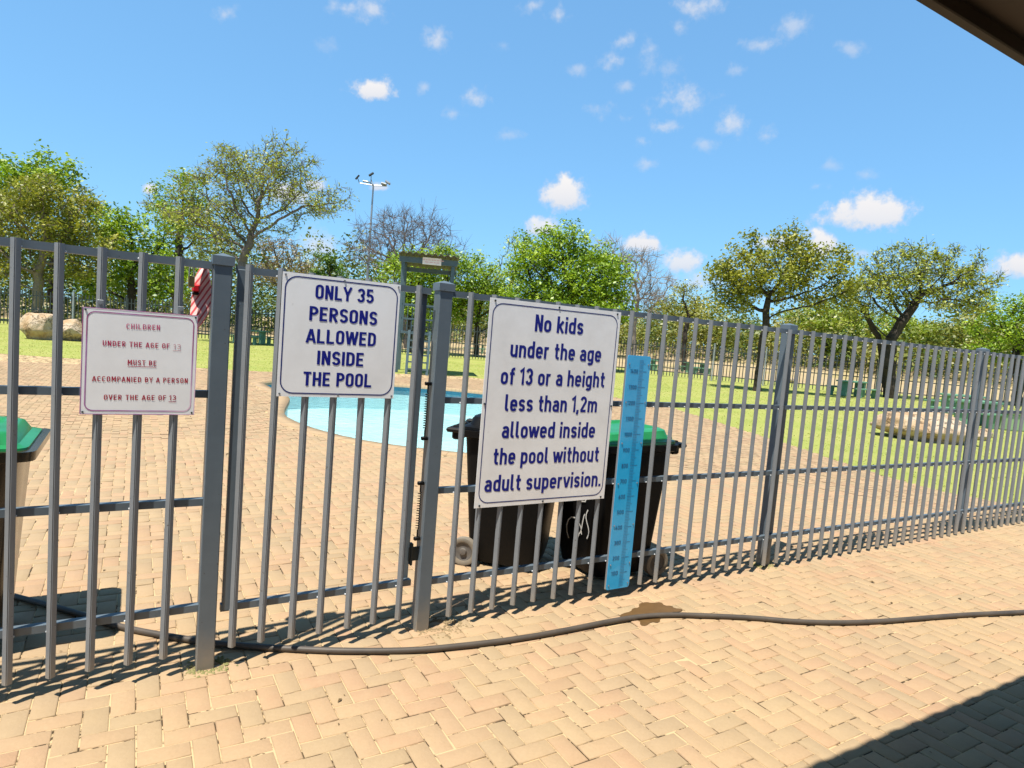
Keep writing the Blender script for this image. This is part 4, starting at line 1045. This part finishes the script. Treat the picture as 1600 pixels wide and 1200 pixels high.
def tree(name, label, base, Y, blobs, trunk_px, tr, bark, leaf=None, dens=9.0, step=.45, kill=.6, lm=10, lsig=.35, lsize=.13, mn=.02, twigs=0, twig_len=.6, tropism=(0, 0, .05), droop=0, leaf_frac=1.0, group=None, jitter=.25, depthk=1.0, updir=.6, fine=None, z0=0.0, shell=.55):
    b0 = at(base[0], base[1], Y); b0.z = zbank(b0.x, b0.y)
    tk = [np.array(b0)] + [np.array(at(x, y, Y)) for x, y in trunk_px]
    full = [tk[0]]
    for a, b_ in zip(tk, tk[1:]):
        k = max(1, int(np.linalg.norm(b_ - a) / step)); full += [a + (b_ - a) * (i + 1) / k + (rng.normal(0, tr * .25, 3) if i < k - 1 else 0) for i in range(k)]
    dens *= 6.2; kill *= .72; step *= .8; lsize *= .66; lsig *= .62
    P = blob_points(blobs, Y, dens, depthk, shell)
    N, par = colonize(full, P, step, kill, tropism=tropism, jitter=jitter)
    rad, ch, acc = skeleton_mesh(N, par, tr, mn)
    tips = np.where(ch == 0)[0]
    A, B, ra, rb = N[par[1:]], N[1:], rad[par[1:]], rad[1:]
    ra = np.minimum(ra, rb * 1.35)
    if twigs:
        src = np.where(acc <= 3)[0]; src = src[src > len(full)]; src = np.repeat(src, twigs); d = rng.normal(size=(len(src), 3)); gd = N[src] - N[par[src]]; gd /= np.linalg.norm(gd, axis=1)[:, None] + 1e-9
        d = d / np.linalg.norm(d, axis=1)[:, None] * .8 + gd * .7 + np.array([0, 0, .15]); d /= np.linalg.norm(d, axis=1)[:, None]
        e1 = N[src] + d * twig_len * rng.uniform(.4, 1.2, (len(src), 1)); A = np.concatenate([A, N[src]]); B = np.concatenate([B, e1]); ra = np.concatenate([ra, np.full(len(src), mn * .8)]); rb = np.concatenate([rb, np.full(len(src), mn * .35)])
    org = np.array(b0); Vs, Fs, off = [], [], 0
    for lo, hi, k in ((0, .05, 3), (.05, .12, 5), (.12, 9, 8)):
        s = (rb >= lo) & (rb < hi)
        if s.any():
            v_, f_ = edge_tubes(A[s], B[s], ra[s], rb[s], k); Vs.append(v_); Fs.append(f_ + off); off += len(v_)
    root = thing(name, label, 'tree', b0, 0, group)
    raw_mesh('trunk', np.concatenate(Vs) - org, np.concatenate(Fs), bark, root, smooth=True)
    if leaf is not None:
        thin = np.where(acc <= 4)[0]; thin = thin[thin > len(full)]
        if leaf_frac < 1: thin = rng.choice(thin, max(3, int(len(thin) * leaf_frac)), replace=False)
        v_, f_, t_ = leaves_mesh(N[thin], int(lm * 1.9), lsig, lsize, droop, updir=updir)
        raw_mesh('crown', v_ - org, f_, leaf, root, attrs={'tint': ('FACE', t_)})
    return root
LG = leaf_mat('bright_green_leaf', (.075, .15, .010), (.215, .335, .020), (.42, .52, .05))
LO = leaf_mat('olive_leaf', (.085, .12, .018), (.25, .265, .036), (.45, .42, .075))
LD = leaf_mat('dark_green_leaf', (.03, .08, .014), (.08, .16, .025), (.17, .27, .04))
LY = leaf_mat('yellow_green_leaf', (.16, .23, .020), (.28, .37, .034), (.42, .49, .07))
LT = leaf_mat('dry_tan_leaf', (.17, .125, .055), (.28, .21, .10), (.40, .31, .16), .2)
LA = leaf_mat('acacia_leaf', (.14, .18, .024), (.30, .335, .05), (.47, .48, .10))

# far left to right
tree('tree', 'green tree top rising behind the olive tree at far left', (80, 480), 52, [(80, 285, 55, 38), (20, 300, 55, 45), (0, 255, 18, 20), (150, 330, 30, 22)], [(85, 400)], .35, M_BARK, LG, dens=6, step=.8, kill=1.0, lm=26, lsig=.7, lsize=.26)
tree('olive_tree', 'broad olive brown tree at far left above the boulders', (62, 505), 40, [(60, 345, 80, 60), (-20, 350, 70, 70), (120, 370, 55, 60), (90, 310, 50, 35), (20, 420, 60, 40), (140, 420, 30, 30)], [(58, 455), (66, 410)], .28, M_BARKL, LO, dens=9, step=.5, kill=.7, lm=22, lsig=.55, lsize=.17, mn=.02, twigs=2)
tree('tree', 'lush green tree between the olive tree and the tall acacia', (205, 505), 44, [(205, 385, 55, 50), (190, 355, 35, 30), (235, 350, 35, 25), (240, 430, 45, 40), (150, 440, 40, 35), (285, 440, 40, 35)], [(205, 440)], .3, M_BARK, LG, dens=7, step=.6, kill=.85, lm=26, lsig=.55, lsize=.2)
tree('tree', 'green tree partly hidden behind the left side of the tall acacia', (275, 500), 50, [(275, 300, 40, 35), (300, 335, 50, 45), (250, 330, 25, 28), (300, 285, 30, 20)], [(278, 400)], .3, M_BARK, LG, dens=6, step=.7, kill=.9, lm=20, lsig=.55, lsize=.2)
ac = tree('acacia_tree', 'tallest acacia with twiggy half bare crown reaching right', (385, 535), 34, [(400, 270, 90, 40), (440, 255, 50, 35), (360, 300, 75, 45), (320, 345, 70, 45), (350, 375, 60, 30), (480, 320, 60, 22), (520, 310, 34, 25), (465, 285, 35, 30), (420, 340, 45, 35)], [(383, 460), (378, 410), (392, 370)], .22, M_TWIG, LA, dens=15, step=.36, kill=.45, lm=11, lsig=.32, lsize=.11, mn=.014, twigs=4, twig_len=.5, jitter=.35)
tree('thorn_bush', 'dry brown shrub under the right side of the tall acacia', (440, 510), 44, [(440, 400, 40, 35), (465, 425, 30, 30), (420, 430, 40, 25)], [(440, 470)], .14, M_TWIG, LT, dens=13, step=.4, kill=.45, lm=8, lsig=.3, lsize=.12, mn=.018, twigs=3)
tree('tree', 'small dark green tree with drooping tufts beside the persons limit sign', (510, 520), 46, [(503, 400, 16, 14), (520, 418, 20, 14), (500, 428, 22, 14), (530, 440, 22, 16)], [(512, 460)], .12, M_BARK, LD, dens=12, step=.4, kill=.5, lm=26, lsig=.35, lsize=.17, droop=.3)
tree('bare_tree', 'leafless grey purple tree behind the floodlight mast', (640, 535), 50, [(640, 385, 85, 52), (600, 400, 55, 35), (690, 385, 40, 40), (645, 355, 60, 30), (570, 385, 28, 25)], [(636, 470), (632, 440)], .32, M_TWIG, None, dens=6, step=.5, kill=.65, mn=.016, twigs=6, twig_len=1.0, jitter=.35)
for i, (x, y, w_, h_, lb) in enumerate(((640, 430, 45, 45, 'leafy green shrub left of the lookout tower roof'), (690, 415, 45, 35, 'leafy green shrub directly behind the lookout tower'), (745, 435, 50, 40, 'leafy green shrub just right of the lookout tower'))):
    tree('green_shrub', lb, (x, 545), 42 + i, [(x, y, w_, h_), (x - 25, y + 35, 40, 35), (x + 25, y + 40, 40, 40)], [(x, y + 70)], .16, M_BARK, LG, dens=10, step=.5, kill=.6, lm=20, lsig=.42, lsize=.16, group='green shrubs behind the tower')
tree('tree', 'dense bright green tree directly above the tall white sign', (890, 570), 38, [(880, 430, 80, 60), (860, 400, 50, 45), (895, 375, 30, 35), (930, 430, 55, 50), (960, 450, 35, 45), (820, 440, 35, 50), (890, 470, 90, 40), (820, 390, 20, 25)], [(890, 510)], .32, M_BARK, LG, dens=16, step=.5, kill=.6, lm=22, lsig=.42, lsize=.16)
tree('tree', 'pale green loose tree between the lookout tower and the bright green tree', (800, 560), 47, [(800, 415, 30, 45), (790, 445, 30, 35), (830, 400, 25, 30)], [(800, 490)], .2, M_BARK, LY, dens=9, step=.5, kill=.7, lm=11, lsig=.45, lsize=.14, twigs=2)
tree('bare_tree', 'leafless grey tree just right of the bright green tree', (990, 570), 54, [(985, 430, 40, 45), (1020, 450, 35, 35), (960, 395, 25, 28), (1010, 480, 40, 25)], [(990, 510)], .2, M_TWIGL, None, dens=12, step=.5, kill=.55, mn=.022, twigs=5, twig_len=.9)
tree('tree', 'small olive tree between the bare tree and the trunk on the lawn', (1068, 580), 48, [(1065, 465, 32, 28), (1045, 480, 22, 20), (1090, 490, 24, 22)], [(1070, 520), (1075, 500)], .18, M_BARK, LO, dens=11, step=.4, kill=.5, lm=14, lsig=.35, lsize=.13)
tree('olive_tree', 'olive green tree with dark forked trunk standing on the lawn', (1183, 610), 29.5, [(1165, 420, 55, 45), (1240, 385, 38, 32), (1245, 365, 18, 20), (1215, 430, 70, 50), (1280, 430, 55, 45), (1310, 415, 28, 30), (1140, 455, 35, 45), (1300, 470, 40, 40), (1160, 385, 30, 25), (1180, 475, 50, 25)], [(1190, 540), (1197, 500), (1200, 470)], .17, M_BARK, LO, dens=15, step=.36, kill=.46, lm=22, lsig=.34, lsize=.13, mn=.012)
tree('thorn_tree', 'flat topped thorn tree with leaning dark trunks at right', (1393, 625), 33, [(1440, 440, 85, 38), (1490, 430, 60, 38), (1400, 420, 45, 30), (1530, 445, 38, 30), (1350, 460, 45, 35), (1350, 490, 40, 25), (1470, 470, 70, 25), (1430, 400, 60, 20)], [(1388, 560), (1392, 530), (1415, 495), (1428, 478)], .26, M_BARK, LA, dens=15, step=.36, kill=.45, lm=13, lsig=.30, lsize=.12, mn=.013, twigs=4, twig_len=.5, tropism=(.05, 0, .02), jitter=.35)
tree('tree', 'slim dark trunked tree leaning left beside the thorn tree', (1385, 622), 33.6, [(1335, 470, 32, 25), (1355, 450, 30, 22)], [(1378, 560), (1372, 525), (1355, 495)], .14, M_BARK, LA, dens=14, step=.36, kill=.45, lm=8, lsig=.26, lsize=.085, mn=.012, twigs=3)
tree('tree', 'bright green tree at the right edge of the picture', (1590, 640), 36, [(1590, 500, 55, 45), (1560, 520, 45, 35), (1630, 500, 50, 50), (1600, 550, 60, 35)], [(1590, 570)], .25, M_BARK, LG, dens=12, step=.5, kill=.6, lm=22, lsig=.4, lsize=.15)
for i, (x, y, a, b_, lf, lb) in enumerate(((1290, 500, 50, 28, LY, 'yellow green bush below the olive green tree crown'), (1400, 510, 55, 26, LY, 'yellow green bush behind the thorn tree trunks'), (1480, 530, 55, 35, LO, 'olive bush in front of the right edge tree'), (1330, 530, 40, 26, LG, 'dark green bush between the two lawn trees'), (1115, 520, 35, 22, LO, 'olive bush left of the trunk on the lawn'), (1540, 545, 45, 30, LY, 'yellow green bush under the right edge tree'))):
    tree('bush', lb, (x, y + 50), 58 + i, [(x, y, a, b_), (x - a * .5, y + 14, a * .6, b_ * .8), (x + a * .5, y + 12, a * .6, b_ * .8)], [(x, y + 30)], .12, M_BARK, lf, dens=10, step=.5, kill=.65, lm=24, lsig=.45, lsize=.16, group='bushes beyond the far fence')

# far woodland edge that closes the horizon
def woodland():
    n = 11000; ang = rng.uniform(-50, 50, n); d = rng.uniform(60, 95, n); hmax = 2.2 + 2.6 * np.abs(np.sin(ang * .31)) + 1.8 * np.abs(np.sin(ang * .83 + 1)) + np.where(ang < -10, 3.5, np.where(ang > 0, -.9, 0))
    z = hmax * rng.random(n) ** 1.15 + np.array([zbank(q * math.sin(R(a_)), q * math.cos(R(a_))) for q, a_ in zip(d, ang)])
    c_ = np.stack([d * np.sin(np.radians(ang)), d * np.cos(np.radians(ang)), z], 1)
    m = 14; v_, f_, t_ = leaves_mesh(c_, m, .8, .21)
    zone = np.repeat(np.sin(ang * .9) * .25 + np.sin(ang * 2.3 + 2) * .15 + np.where(ang < -4, -.22, .08), m)
    mt = leaf_mat('woodland_leaf', (.045, .09, .013), (.16, .19, .032), (.31, .29, .09), .25)
    tag(raw_mesh('woodland', v_, f_, mt, attrs={'tint': ('FACE', np.clip(t_ + zone, 0, 1))}), 'far belt of mixed bushes and trees closing the horizon', 'woodland', kind='stuff')
woodland()
